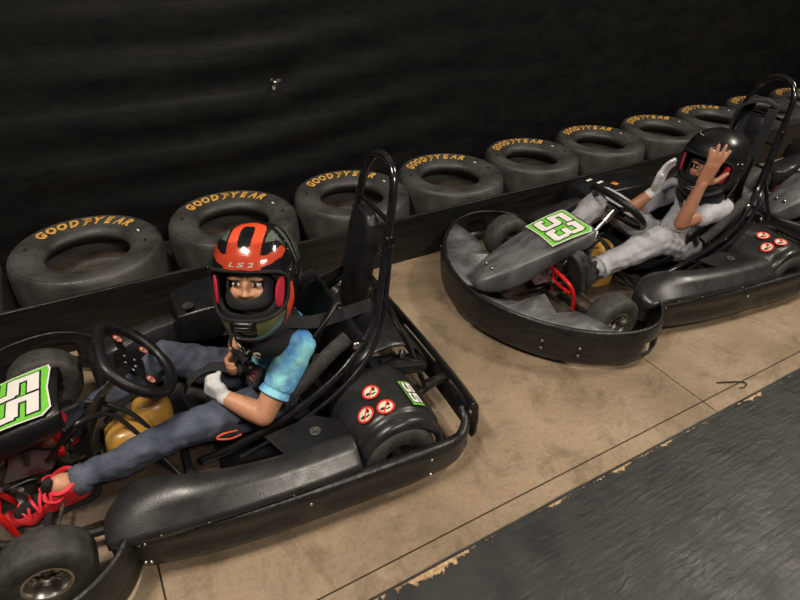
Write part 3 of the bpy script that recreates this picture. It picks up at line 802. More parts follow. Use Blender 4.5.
    for s in (-1, 1):
        mb.tube([(.62, s*.255, .11), (.82, s*.27, .19), (1.0, s*.262, .285), (1.13, s*.222, .375), (1.20, s*.175, .47), (1.228, s*.150, .60), (1.245, s*.140, .74)], .009, 10)
        mb.tube([(1.02, s*.245, .35), (1.02, s*.26, .08)], .010, 8, False)
        mb.tube([(1.20, s*.15, .56), (1.30, s*.2, .32), (1.36, s*.22, .12)], .010, 8, False)
        mb.box((1.24, s*.135, .755), (.03, .03, .035), (0, -.1, 0), .005)
        mb.box((1.09, s*.205, .405), (.055, .012, .05), (0, .6, 0), .01)
    for z, xx in ((.58, 1.205), (.70, 1.225), (.82, 1.245)): mb.tube([(xx, -.14, z), (xx, .14, z)], .009, 8, False)
    mb.parts('hoop_brace', M['tube'], hoop)
    mb = MB()
    for s in (-1, 1): bolt(mb, (1.08, s*.212, .41), (0, s, 0), .014)
    mb.parts('hoop_bolt', M['steel'], hoop)
    # headrest pad
    mb = MB(); rings = []
    for z, w, d in ((.40, .055, .012), (.415, .072, .024), (.45, .082, .03), (.60, .088, .032), (.74, .085, .032), (.79, .074, .03), (.815, .05, .02), (.82, .03, .012)):
        xc = 1.150+(z-.42)*.17
        rings.append([(xc+d*math.copysign(abs(math.cos(a))**.55, math.cos(a)), w*math.copysign(abs(math.sin(a))**.55, math.sin(a)), z) for a in [q*2*PI/24 for q in range(24)]])
    mb.loft(rings); mb.obj('headrest', M['vinyl'], K, bev=.003)
    return K

# ------------------------------------------------------------ people
M['skin'] = mat('skin', (.50, .235, .13), .5, scale=14, col2=(.60, .30, .175), bump=.04, bscale=120); M['skin'].node_tree.nodes['Principled BSDF'].inputs['Subsurface Weight'].default_value = .08
M['skin_dark'] = mat('tanned_skin', (.36, .155, .085), .5, scale=14, col2=(.44, .20, .115), bump=.04, bscale=120)
M['tiedye'] = mat('turquoise_tie_dye_cotton', (.09, .30, .68), .85, scale=11, col2=(.28, .70, .78), bump=.3, bscale=60, detail=5, thr=(.38, .60))
M['denim'] = mat('dark_blue_denim', (.040, .050, .078), .9, scale=11, col2=(.105, .125, .17), bump=.35, bscale=140, detail=8)
M['grey_denim'] = mat('light_grey_denim', (.30, .30, .32), .9, scale=9, col2=(.46, .46, .48), bump=.3, bscale=140, detail=8)
M['grey_shirt'] = mat('pale_grey_printed_cotton', (.36, .36, .39), .9, scale=24, col2=(.50, .50, .53), bump=.3, bscale=70, detail=8)
M['glove'] = mat('white_glove_fabric', (.62, .61, .62), .85, scale=30, col2=(.72, .71, .72), bump=.3, bscale=150)
M['shoe_red'] = mat('red_shoe_suede', (.55, .015, .02), .6, scale=25, col2=(.66, .03, .035), bump=.3, bscale=150)
M['lace'] = mat('red_laces', (.85, .03, .05), .6, var=.1)
M['black_cloth'] = mat('black_knit', (.007, .007, .008), .9, var=.3, bump=.3, bscale=150)
M['shoe_grey'] = mat('dark_grey_shoe', (.03, .03, .03), .7, var=.3, bump=.3, bscale=150)
M['sole'] = mat('pale_rubber_sole', (.55, .52, .48), .7, var=.1)
M['hel_black'] = mat('gloss_black_helmet', (.007, .007, .008), .12, var=.3, coat=.8, rvar=.04)
M['hel_orange'] = mat('orange_red_helmet_graphic', (.86, .085, .03), .2, var=.08, coat=.7, rvar=.04)
M['hel_olive'] = mat('olive_helmet_graphic', (.10, .115, .045), .3, var=.12, coat=.5, rvar=.05)
M['hel_grey'] = mat('grey_helmet_graphic', (.10, .125, .10), .2, var=.12, coat=.6, rvar=.04)
M['hel_matt'] = mat('matt_black_helmet', (.008, .008, .008), .3, var=.3, rvar=.05)
M['pad'] = mat('crimson_helmet_pad', (.50, .012, .045), .7, var=.15, bump=.2, bscale=150)
M['eye'] = mat('eye_white', (.72, .68, .64), .2, var=.04)
M['iris'] = mat('dark_brown_iris', (.022, .010, .006), .12, var=.3)
M['brow'] = mat('black_eyebrow_hair', (.02, .013, .01), .7, var=.3)
M['hair'] = mat('black_hair', (.008, .006, .005), .4, var=.4, stretch=(1, 8, 1), bump=.4, bscale=60)
M['lip'] = mat('lips', (.42, .14, .10), .45, var=.1)
M['orange_cord'] = mat('orange_red_cord', (.75, .12, .04), .6, var=.1)

def visor_mat():
    m, nt, b = new_mat('clear_visor_plastic'); L = nt.links
    b.inputs['Base Color'].default_value = (.02, .02, .02, 1); b.inputs['Roughness'].default_value = .05
    tr = N(nt, 'ShaderNodeBsdfTransparent'); tr.inputs[0].default_value = (.95, .95, .95, 1)
    n = N(nt, 'ShaderNodeTexNoise', Scale=4.); mp = N(nt, 'ShaderNodeMapRange'); mp.inputs['To Min'].default_value = .06; mp.inputs['To Max'].default_value = .16
    L.new(n.outputs['Fac'], mp.inputs['Value'])
    mx = N(nt, 'ShaderNodeMixShader'); L.new(mp.outputs[0], mx.inputs[0]); L.new(tr.outputs[0], mx.inputs[1]); L.new(b.outputs[0], mx.inputs[2])
    L.new(mx.outputs[0], nt.nodes['Material Output'].inputs['Surface']); return m
M['visor'] = visor_mat()

class Blob:
    """union of spheres along limbs, voxel-remeshed to one continuous smooth surface"""
    def __init__(s): s.bm = bmesh.new()
    def ball(s, c, r, rot=None):
        rr = r if isinstance(r, (tuple, list)) else (r,)*3
        m = Matrix.Translation(c) @ (rot.to_4x4() if rot is not None else Matrix()) @ Matrix.Diagonal((*rr, 1))
        bmesh.ops.create_icosphere(s.bm, subdivisions=2, radius=1, matrix=m)
    def limb(s, pts, step=.35):
        """pts: [(point, radius)] tapered"""
        P = [(Vector(p), r) for p, r in pts]
        for (a, ra), (b, rb) in zip(P, P[1:]):
            n = max(2, int((b-a).length/(min(ra, rb)*step))+1)
            for k in range(n+1):
                t = k/n; s.ball(a.lerp(b, t), ra+(rb-ra)*t)
    def curve(s, pts, n=5, step=.5):
        P = [Vector(p) for p, r in pts]; rs = [r for p, r in pts]
        Q, W = catmull(P, rs, n); s.limb(list(zip(Q, W)), step)
    def obj(s, name, m, parent, voxel=.006, smooth=8, trim=None, disp=None):
        if s.bm is None: return None
        me = bpy.data.meshes.new(name); s.bm.to_mesh(me); s.bm.free(); s.bm = None
        o = bpy.data.objects.new(name, me); COL.objects.link(o)
        d = o.modifiers.new('r', 'REMESH'); d.mode = 'VOXEL'; d.voxel_size = voxel
        d = o.modifiers.new('s', 'SMOOTH'); d.factor = .5; d.iterations = smooth
        dg = bpy.context.evaluated_depsgraph_get()
        me2 = bpy.data.meshes.new_from_object(o.evaluated_get(dg)); me2.name = name
        bpy.data.objects.remove(o); bpy.data.meshes.remove(me)
        bm = bmesh.new(); bm.from_mesh(me2)
        if trim:     # planes (point, normal): remove what lies on the normal side
            for p, n in trim:
                bmesh.ops.bisect_plane(bm, geom=bm.verts[:]+bm.edges[:]+bm.faces[:], plane_co=p, plane_no=n, clear_outer=True)
        if disp:
            bm.normal_update()
            for v in bm.verts: v.co += v.normal*disp(v.co)
        for f in bm.faces: f.smooth = True
        bm.to_mesh(me2); bm.free()
        me2.materials.clear(); me2.materials.append(m)
        o = bpy.data.objects.new(name, me2); link(o, parent); return o

def hand(bl, wrist, d, s, n, L_=.135, curl=.3, spread=.12, thumb=.5, fat=1., curls=None, thumb_curl=.2):
    """wrist point; d fingers' direction; s towards the thumb side; n the way the palm faces"""
    d = Vector(d).normalized(); s = Vector(s); s = (s-d*s.dot(d)).normalized(); n0 = d.cross(s); n = n0 if n0.dot(Vector(n)) > 0 else -n0
    W = Vector(wrist); f = fat
    for k in range(4):       # palm rays
        x = .023-.0155*k; K_ = W+d*L_*(.50-.012*abs(k-1))+s*x
        bl.limb([(W+s*x*.55+d*.005, .0125*f), (W+s*x*.85+d*L_*.25+n*.002, .0125*f), (K_, .0105*f)], .5)
    bl.limb([(W+s*.020+d*.012+n*.006, .013*f), (W+s*.030+d*L_*.20+n*.008, .013*f)], .5)
    for k, ln in enumerate((.40, .46, .43, .34)):
        x = .023-.0155*k; K_ = W+d*L_*(.50-.012*abs(k-1))+s*x
        dd = (d+s*spread*(1.5-k)).normalized(); p = K_; r = .0088*f; c = curls[k] if curls else curl
        pts = [(p, r)]; ang = 0.
        for seg, fr in ((0, .45), (1, .32), (2, .23)):
            ang += c*(1.0 if seg else .7)
            v = dd*math.cos(ang)+n*math.sin(ang); p = p+v*L_*ln*fr*1.08; r *= .91; pts.append((p, r))
        bl.limb(pts, .5)
    T0 = W+s*.026+d*.018+n*.006; v1 = (s*math.cos(thumb)+d*math.sin(thumb)+n*.25).normalized()
    p1 = T0+v1*L_*.21; v2 = (v1*.8+d*.6+n*thumb_curl).normalized(); p2 = p1+v2*L_*.19; v3 = (v2+n*thumb_curl*1.3).normalized(); p3 = p2+v3*L_*.13
    bl.limb([(T0, .0125*f), (p1, .0105*f), (p2, .0095*f), (p3, .008*f)], .5)

# ---- helmets (own frame: +y forward, +x wearer's right, z up)
HT = [(-.180, .070, .146, .082), (-.165, .088, .168, .102), (-.140, .107, .184, .126), (-.10, .130, .190, .150), (-.05, .147, .184, .168), (0, .151, .178, .176), (.04, .149, .170, .176), (.08, .140, .155, .168), (.115, .121, .130, .147), (.14, .095, .10, .115), (.158, .060, .063, .072), (.166, .022, .024, .026), (.168, .001, .001, .001)]
def hring(z):
    return lerp_tab([(a, (b, c, d)) for a, b, c, d in HT], z)
def hpt(z, az, off=0.):
    w, f, b = hring(z); e = .88
    cx, cy = math.sin(az), math.cos(az)
    x = w*math.copysign(abs(cx)**e, cx); y = (f if cy > 0 else b)*math.copysign(abs(cy)**e, cy)
    p = Vector((x, y, z)); q = p.normalized() if p.length > 1e-4 else Vector((0, 0, 1))
    return p+q*off
def smoothHT():
    global HT
    P = [Vector(h[1:]) for h in HT]; out = []
    zs = [Vector((h[0], 0, 0)) for h in HT]
    A, _ = catmull(P, [0]*len(P), 4); B, _ = catmull(zs, [0]*len(P), 4)
    HT = [(b.x, max(.001, a.x), max(.001, a.y), max(.001, a.z)) for a, b in zip(A, B)]
smoothHT()
def port(z, az):    # inside the face opening?
    a = abs(az)/1.12; q = (z-(-.022))/(.068 if z > -.022 else .070+.012*math.cos(az))
    return a**4+abs(q)**3.2 < 1
def make_helmet(parent, c, F, U, color, scale=1., tall=1.):
    F = Vector(F).normalized(); U = Vector(U); U = (U-F*U.dot(F)).normalized(); X = F.cross(U)
    H = empty('helmet'); H.parent = parent
    H.matrix_local = Matrix.Translation(c) @ Matrix((X, F, U)).transposed().to_4x4() @ Matrix.Diagonal((scale, scale, scale*tall, 1))
    mats = [M['hel_black' if color else 'hel_matt'], M['hel_orange'], M['hel_olive'], M['hel_grey'], M['hel_black']]
    nz, na = 170, 230
    # rows spaced by arc length in the profile
    zs = []
    for i in range(nz+1):
        t = i/nz; zs.append(-.18+.348*math.sin(t*PI/2)**1.0 if False else -.18+.348*(1-(1-t)**1.55))
    mb = MB(); rows = [[hpt(z, (j+.5)*2*PI/na-PI) for j in range(na)] for z in zs]
    skip = set()
    for i in range(nz):
        for j in range(na):
            z = (zs[i]+zs[i+1])/2; az = (j+1)*2*PI/na-PI
            if port(z, az): skip.add((i, j))
    mb.grid(rows, closed_u=True, skip=skip)
    if color:
        for f in mb.bm.faces:
            p = f.calc_center_median(); az = math.atan2(p.x, p.y); x = abs(p.x)
            q = math.degrees(math.atan2(p.z-.0, max(p.y, -.2)+.0001)) if p.y > 0 else 90+math.degrees(math.atan2(-p.y, p.z))
            mi = 0
            if p.z > .05:
                if 17 < q < 34 and x < .060+.0012*(q-17): mi = 1
                elif (x/.058)**4+((q-50)/36)**4 < 1:
                    mi = 1
                    if (x/.024)**4+((q-56)/17)**4 < 1: mi = 4
                elif .066 < x < .092 and 50 < q-(x-.066)*300 < 66: mi = 3
                # horns
                for sx in (-1, 1):
                    P = [(.055, 25), (.085, 31), (.108, 42), (.116, 56)]
                    for (a, b), (c2, d) in zip(P, P[1:]):
                        for k in range(6):
                            u, v = a+(c2-a)*k/5, b+(d-b)*k/5
                            if p.x*sx > 0 and math.hypot((x-u), (q-v)*.0024) < .0135*(1-.5*max(0, (v-30)/30)): mi = 1
                if mi == 0 and x > .07 and 62 < q < 150 and (int((q+x*300)/11) % 2 == 0): mi = 3
            if p.z < -.086 and .25+(p.z+.09)*-1.2*0 < abs(az) < .95: mi = 2
            if p.z < .0 and 1.02 < az+ (p.z+.1)*2.4 < 1.36: mi = 1
            if p.z < .0 and -1.36 < az-(p.z+.1)*2.4 < -1.02: mi = 1
            f.material_index = mi
    sh = mb.obj('shell', mats, H, solid=.006, angle=0)
    # rubber edge round the face opening and round the bottom
    mb = MB(); loop = []
    for k in range(64):
        t = k*2*PI/64; c_, s_ = math.cos(t), math.sin(t)
        az = 1.12*math.copysign(abs(c_)**.5, c_); q = math.copysign(abs(s_)**(2/3.2), s_)
        z = -.022+q*(.068 if q > 0 else .070+.012*math.cos(az)); loop.append(hpt(z, az, .001))
    mb.tube(loop, .0065, 8, False, closed=True); mb.obj('edge_trim', M['black_cloth'], H)
    mb = MB(); mb.tube([hpt(-.179, k*2*PI/48) for k in range(48)], .007, 8, False, closed=True); mb.obj('neck_trim', M['black_cloth'], H)
    # inner liner
    mb = MB(); rows = [[hpt(z, (j+.5)*2*PI/na-PI)*.90 for j in range(na)] for z in zs[4:]]
    def port2(z, az): return (abs(az)/.86)**3+abs((z+.026)/.070)**3 < 1
    skip = {(i, j) for i in range(nz-4) for j in range(na) if port2((zs[i+4]+zs[i+5])/2, (j+1)*2*PI/na-PI)}
    mb.grid(rows, closed_u=True, skip=skip); mb.obj('liner', M['black_cloth'], H, solid=.014, angle=0)
    for s in (-1, 1):
        mb = MB(); rows = []
        for i in range(9):
            z = -.080+.105*i/8; k = math.sin(PI*(i+.5)/9)**.4
            rows.append([hpt(z, s*(1.02-.27*k*j/4), 0)*(.955-.012*math.sin(PI*j/4)) for j in range(5)])
        mb.grid(rows); mb.obj('cheek_pad', M['pad'], H, solid=.010, sub=1, angle=0)
    # raised clear visor
    mb = MB(); rows = []
    for i in range(11):
        z = .052+.070*i/10
        rows.append([hpt(z, -1.25+2.5*j/30, .010) for j in range(31)])
    mb.grid(rows); vz_ = mb.obj('visor', M['visor'], H, solid=.002, angle=0)
    for s in (-1, 1):
        mb = MB(); p = hpt(.03, s*1.42, .006); n = Vector((s, .15, 0)); q = n.to_track_quat('Z', 'Y').to_matrix().to_4x4()
        mb.lathe([(.0001, .006), (.010, .006), (.016, .003), (.018, -.004)], 18, Matrix.Translation(p) @ q); mb.obj('visor_pivot', M['hel_black'], H)
        mb = MB(); mb.lathe([(.0001, .002), (.004, .002), (.005, 0)], 10, Matrix.Translation(hpt(.038, s*1.12, .012)) @ q); mb.obj('visor_stud', M['steel'], H)
    # chin vent and forehead strip
    mb = MB(); rows = [[hpt(-.105-.028*i/3, -.23+.46*j/8, .004+.003*(i in (1, 2))) for j in range(9)] for i in range(4)]
    mb.grid(rows); mb.obj('chin_vent', M['hel_matt'], H, solid=.004, angle=0)
    mb = MB(); mb.tube([hpt(-.118, -.16+.32*j/6, .010) for j in range(7)], .0012, 6, False); mb.obj('vent_line', M['dullsteel'], H)
    if color:    # pale worn lettering strip on the forehead band, strokes only
        mb = MB()
        for k, ch in enumerate('LS2'):
            V, F_ = text_box(ch, -.26+.18*k, .058, -.26+.18*k+.14, .072, .03, .2, .03); add_mapped(mb, V, F_, lambda x, y: hpt(y, -x, .0045))
        mb.parts('white_mark', mat('pale_pink_mark', (.90, .62, .55), .4), H, smooth=False)
    else:
        mb = MB(); pts = [hpt(.02+.1*i/10, 1.35+.35*i/10, .002) for i in range(11)]; mb.tube(pts, .0022, 6, False)
        pts = [hpt(.125, .5+1.2*i/10, .002) for i in range(11)]; mb.tube(pts, .0016, 6, False); mb.parts('white_pinstripe', M['white'], H)
    return H

def make_face(parent, c, F, U, skin, sc=1.):
    """head with face, in the helmet frame scaled"""
    F = Vector(F).normalized(); U = Vector(U); U = (U-F*U.dot(F)).normalized(); X = F.cross(U)
    return Matrix.Translation(c) @ Matrix((X, F, U)).transposed().to_4x4() @ Matrix.Scale(sc, 4)

def head_blobs(bl, m):
    T = lambda x, y, z: m @ Vector((x, y, z)); sc = m.to_scale()[0]; R3 = m.to_3x3().normalized()
    B = lambda c, r: bl.ball(T(*c), tuple(q*sc for q in r), R3)
    B((0, -.015, .015), (.078, .098, .095)); B((0, .035, -.045), (.066, .068, .072)); B((0, .050, -.095), (.036, .040, .032))
    B((0, .060, .010), (.062, .048, .050))
    for s in (-1, 1):
        B((s*.036, .074, -.045), (.030, .030, .028)); B((s*.032, .098, .008), (.030, .012, .010)); B((s*.081, -.008, -.02), (.010, .020, .030))
    B((0, .104, -.020), (.010, .016, .026)); B((0, .116, -.042), (.013, .013, .011))
    for s in (-1, 1): B((s*.012, .108, -.046), (.008, .009, .007))
    B((0, .098, -.078), (.022, .011, .007)); B((0, .097, -.088), (.018, .010, .006))
def eyes(parent, m):
    T = lambda x, y, z: m @ Vector((x, y, z)); R3 = m.to_3x3().normalized(); sc = m.to_scale()[0]
    for s in (-1, 1):
        c = Vector((s*.031, .088, -.012))
        mb = MB(); mb.ball((0, 0, 0), 1, 20)
        o = mb.obj('eye', M['eye'], parent, angle=0); o.matrix_local = Matrix.Translation(T(*c)) @ R3.to_4x4() @ Matrix.Diagonal((.0165*sc, .0160*sc, .0095*sc, 1))
        mb = MB(); mb.ball((0, 0, 0), 1, 14); i = mb.obj('iris', M['iris'], parent, angle=0); i.matrix_local = Matrix.Translation(T(c.x, c.y+.0125, c.z+.001)) @ R3.to_4x4() @ Matrix.Diagonal((.0072*sc, .0042*sc, .0072*sc, 1))
        mb = MB(); mb.tube([T(s*.014, .1015, .000), T(s*.024, .1058, .0035), T(s*.036, .1045, .003), T(s*.047, .094, -.004)], .0022*sc, 6); mb.obj('eyelashes', M['brow'], parent)
        mb = MB(); mb.tube([T(s*.012, .1105, .016), T(s*.026, .111, .022), T(s*.040, .104, .021), T(s*.050, .093, .015)], [.0022*sc, .0036*sc, .0034*sc, .0014*sc], 8); mb.obj('eyebrow', M['brow'], parent)
    mb = MB(); mb.tube([T(-.018, .1065, -.082), T(-.006, .1105, -.080), T(.006, .1105, -.080), T(.018, .1065, -.082)], [.002*sc, .004*sc, .004*sc, .002*sc], 8); mb.obj('lips', M['lip'], parent)
def balaclava(parent, m, z0=-.052, z1=.022, w=.062):
    """black hood around the face, open at the eyes; hair shows below its brow edge"""
    R3 = m.to_3x3().normalized(); mb = MB(); rows = []
    n = 40
    for k, (g, y0) in enumerate(((1.0, 0), (1.12, -.004), (1.35, -.02), (1.7, -.055))):
        row = []
        for j in range(n):
            a = j*2*PI/n; c_, s_ = math.cos(a), math.sin(a)
            x = w*g*math.copysign(abs(c_)**.7, c_)*.92; zc = (z0+z1)/2; z = zc+(z1-z0)/2*g*math.copysign(abs(s_)**.7, s_)*(1.0 if g < 1.2 else 1.25)
            y = .112-9.0*x*x*.62-(.35*abs(x))*.30+y0-max(0, z-.02)*.35+max(0, min(.045, (-z-.045)*1.6))
            row.append(m @ Vector((x, y+.008, z)))
        rows.append(row)
    mb.grid(rows, closed_u=True); return mb.obj('balaclava', M['black_cloth'], parent, solid=.006, angle=0)

def ribbon(mb, pts, w, t=.0025, n=6):
    """flat strap: pts [(point, side vector)]"""
    P, _ = catmull([Vector(p) for p, s in pts], [0]*len(pts), n); S, _ = catmull([Vector(s).normalized() for p, s in pts], [0]*len(pts), n)
    rows = []
    for i, (p, s) in enumerate(zip(P, S)):
        tt = (P[min(i+1, len(P)-1)]-P[max(i-1, 0)]).normalized(); s = (s-tt*s.dot(tt)).normalized(); nn = tt.cross(s)
        rows.append([p+s*w/2+nn*t/2, p+s*w/2-nn*t/2, p-s*w/2-nn*t/2, p-s*w/2+nn*t/2])
    mb.loft(rows)
def folds(a, f, ph=0.):
    return lambda co: a*noise.noise(Vector((co.x*f+ph, co.y*f*1.2, co.z*f)))+a*.5*noise.noise(Vector((co.x*f*2.3, co.y*f*2.3, co.z*f*2.3+ph)))

def text_strip(parent, s, fn, size, m, name='lettering'):
    mb = MB(); n = len(s)
    for k, ch in enumerate(s):
        V, F = text_box(ch, k*size*.95, 0, k*size*.95+size*.85, size*1.2, .03, .2, .03); add_mapped(mb, V, F, fn)
    return mb.obj(name, m, parent, smooth=False)

# ================= driver of kart 55
B1 = empty('person', (-.41, 1.69, 0), math.radians(-2.5), 'person in turquoise shirt, dark jeans and red and black helmet, seated in kart 55', 'person')
hc = Vector((.805, -.052, .690)); F1 = Vector((-.50, -.80, .30)); U1 = Vector((.05, .08, 1)) 
U1 = U1+F1.normalized().cross(Vector((0, 0, 1)))*.03
shN, elN, wrN = Vector((.885, -.155, .435)), Vector((.720, -.235, .252)), Vector((.618, -.128, .285))
shF, elF, wrF = Vector((.845, .110, .430)), Vector((.735, .135, .330)), Vector((.700, .045, .315))
hipN, knN, anN = Vector((.790, -.085, .150)), Vector((.480, -.150, .215)), Vector((.114, -.150, .142))
hipF, knF, anF = Vector((.790, .085, .150)), Vector((.465, .130, .325)), Vector((.075, .115, .120))
m1 = make_face(B1, hc+Vector((-.010, -.022, .020)), F1, U1, None, .98)
b = Blob()
head_blobs(b, m1)
b.limb([(hc+Vector((.02, .01, -.06)), .050), (Vector((.855, -.025, .47)), .048)])
b.limb([((.875, -.02, .42), .075), ((.87, -.01, .33), .082), ((.84, 0, .23), .082), ((.81, 0, .16), .085)])
for a_, c_ in ((shN, -.06), (shF, .04)): b.limb([(Vector((.875, c_, .42)), .062), (a_, .048)])
b.limb([(shN, .046), (shN.lerp(elN, .5), .046), (elN, .040), (elN.lerp(wrN, .35), .040), (wrN, .027)])
b.limb([(shF, .046), (shF.lerp(elF, .5), .040), (elF, .031), (elF.lerp(wrF, .4), .031), (wrF, .022)])
for h_, k_, a_ in ((hipN, knN, anN), (hipF, knF, anF)): b.limb([(h_, .075), (k_, .048), (k_.lerp(a_, .35), .045), (a_, .036), (a_+Vector((-.038, -.002, .012)), .036)])
hand(b, wrN, (-.55, .55, .40), (-.2, .1, .9), (.6, .6, -.2), .125, 1.2, .0, 1.45, thumb_curl=1.6)
hand(b, wrF, (-.55, -.75, .05), (-.1, 0, .9), (.5, 0, -.4), .125, .7, .02, .5)
b.obj('body', M['skin'], B1, .0055, 5)
eyes(B1, m1)
balaclava(B1, m1)
mb = MB()
T = lambda x, y, z: m1 @ Vector((x, y, z)); random.seed(2)
for k in range(26):
    x = -.045+.09*k/25; mb.tube([T(x, .098-8*x*x, .052), T(x+.004, .1135-6*x*x, .034), T(x+.008*random.uniform(-1, 1), .1155-6*x*x, .018+random.uniform(-.004, .010))], [.0035, .003, .001], 5, n=3)
mb.obj('hair', M['hair'], B1)
H1 = make_helmet(B1, hc, F1, U1, True, .895, 1.12)
# shirt
b = Blob()
b.limb([((.872, -.02, .425), .090), ((.868, -.012, .34), .098), ((.835, 0, .24), .098), ((.80, 0, .165), .100)])
for a_, c_ in ((shN, -.06), (shF, .04)): b.limb([(Vector((.875, c_, .42)), .076), (a_, .062)])
for a_, e_ in ((shN, elN), (shF, elF)): b.limb([(a_, .062), (a_.lerp(e_, .52), .057)])
dN = (elN-shN).normalized(); dF = (elF-shF).normalized()
b.obj('shirt', M['tiedye'], B1, .007, 4, trim=None, disp=folds(.007, 14))
mb = MB()
for a_, d_ in ((shN.lerp(elN, .50), dN), (shF.lerp(elF, .50), dF)):
    q = d_.to_track_quat('Z', 'Y').to_matrix().to_4x4(); mb.lathe([(.050, .028), (.056, .050), (.054, .053), (.047, .050)], 28, Matrix.Translation(a_) @ q)
mb.parts('sleeve_hem', M['tiedye'], B1)
# jeans
b = Blob()
b.ball((.80, 0, .15), (.12, .135, .092))
for h_, k_, a_ in ((hipN, knN, anN), (hipF, knF, anF)): b.limb([(h_, .086), (h_.lerp(k_, .5), .074), (k_, .062), (k_.lerp(a_, .4), .056), (k_.lerp(a_, .9), .045)])
b.obj('jeans', M['denim'], B1, .007, 4, disp=folds(.012, 13, 3.))
mb = MB(); q = (anN-knN).normalized().to_track_quat('Z', 'Y').to_matrix().to_4x4()
mb.lathe([(.040, -.035), (.050, -.02), (.0515, .004), (.049, .008), (.042, .004)], 28, Matrix.Translation(knN.lerp(anN, .97)) @ q); mb.obj('trouser_cuff', M['denim'], B1)
mb = MB(); mb.tube([(.63, -.205, .19), (.58, -.215, .205), (.56, -.218, .195), (.60, -.222, .18), (.64, -.21, .17)], .0035, 6); mb.obj('orange_cord', M['orange_cord'], B1)
# shoes
def make_shoe(parent, ank, fwd, up, m_up, m_lace, m_sole, laces=True, L_=.215, hz=1.):
    F = Vector(fwd).normalized(); U = Vector(up); U = (U-F*U.dot(F)).normalized(); X = F.cross(U)
    S = empty('shoe'); S.parent = parent; S.matrix_local = Matrix.Translation(ank) @ Matrix((X, F, U)).transposed().to_4x4() @ Matrix.Scale(L_/.215, 4) @ Matrix.Diagonal((1, 1, hz, 1))
    k = 1.
    b = Blob()
    b.limb([((0, -.035*k, -.045), .034), ((0, .02*k, -.045), .034), ((0, .08*k, -.052), .031), ((0, .135*k, -.058), .025)], .25)
    b.limb([((0, -.020*k, -.03), .036), ((0, .02*k, -.022), .032), ((0, .06*k, -.035), .028)], .25)
    b.limb([((-.012, .09*k, -.06), .026), ((.012, .09*k, -.06), .026), ((.006, .14*k, -.062), .023)], .25)
    b.limb([((0, -.022*k, -.02), .037), ((0, -.020*k, -.008), .036)], .25)
    b.obj('upper', m_up, S, .005, 4)
    mb = MB(); o = smooth2([(0, -.078*k, 0), (.03, -.055*k, 0), (.032, .0, 0), (.042, .07*k, 0), (.034, .13*k, 0), (0, .165*k, 0), (-.034, .13*k, 0), (-.042, .07*k, 0), (-.032, 0, 0), (-.03, -.055*k, 0)], 4, True)
    mb.prism([(x, y) for x, y, _ in o], -.098, -.072); mb.obj('sole', m_sole, S, bev=.004)
    mb = MB(); mb.lathe([(.030, 0), (.040, .004), (.040, .012), (.031, .014)], 24, Matrix.Translation((0, -.016*k, .020)) @ Matrix.Rotation(-.25, 4, 'X')); mb.obj('collar', m_lace, S)
    # tongue
    b = Blob(); b.limb([((0, .030*k, .0), .016), ((0, .022*k, .030), .017), ((0, .016*k, .05), .014)], .3); b.obj('tongue', M['black_cloth'], S, .004, 4)
    b = Blob(); b.limb([((0, .030*k, -.014), .0255), ((0, .075*k, -.028), .024), ((0, .105*k, -.036), .020)], .2); b.obj('lace_panel', M['black_cloth'], S, .004, 3)
    if laces:
        for i in range(6):
            y = .020+.0155*i; z = .012-.0085*i
            mb = MB(); s = 1 if i % 2 else -1
            mb.tube([(-.030, y*k-.006*s, z-.014), (-.014, y*k, z+.009), (.014, y*k+.008*s, z+.009), (.030, y*k+.012*s, z-.014)], .0040, 6, flat=.6); mb.obj('lace', m_lace, S)
        mb = MB(); mb.tube([(0, .02*k, .02), (.03, .03*k, .028), (.04, .01*k, .012), (.015, .018*k, .020), (-.03, .035*k, .026), (-.042, .015*k, .008), (-.03, .0, -.005)], .0032, 6); mb.obj('lace_bow', m_lace, S)
    return S
make_shoe(B1, Vector((.072, -.152, .140)), (-.98, -.06, -.10), (.42, -.14, 1), M['shoe_red'], M['lace'], M['black_cloth'], L_=.262, hz=.84)
make_shoe(B1, anF+Vector((-.020, 0, .03)), (-.97, .05, -.05), (.1, 0, 1), M['shoe_red'], M['lace'], M['black_cloth'], L_=.24)
# white glove on the near hand
b = Blob(); hand(b, wrN, (-.55, .55, .40), (-.2, .1, .9), (.6, .6, -.2), .130, 1.2, .0, 1.45, 1.3, thumb_curl=1.6)
b.limb([(wrN, .028), (wrN+(wrN-elN).normalized()*-.02, .029)]); b.obj('glove', M['glove'], B1, .005, 4)
# neck collar with lettering
cc = Vector((.812, -.068, .482))
def collar_frame(cc, z):
    z = Vector(z).normalized(); x = (Vector((1, 0, 0))-z*z.x).normalized(); return Matrix.Translation(cc) @ Matrix((x, z.cross(x), z)).transposed().to_4x4()
mb = MB(); cm = collar_frame(cc, (-.25, -.25, 1))
rows = [[cm @ Vector((.082*math.cos(a), .082*math.sin(a)*1.05, -.012*math.cos(a))) for a in [k*2*PI/32 for k in range(32)]]][0]
mb.tube(rows, .036, 14, False, closed=True, flat=.9); col = mb.obj('neck_collar', M['black_cloth'], B1)
def on_collar(base_a, sgn=1):
    def fn(x, y):
        a = base_a+x/.105*sgn; t = y/.034-.55
        r = .084+.0385*math.cos(t); return cm @ Vector((r*math.cos(a), r*1.03*math.sin(a), -.012*math.cos(a)+.034*math.sin(t)))
    return fn
text_strip(col, 'EVS', on_collar(-2.95), .034, M['cream'])

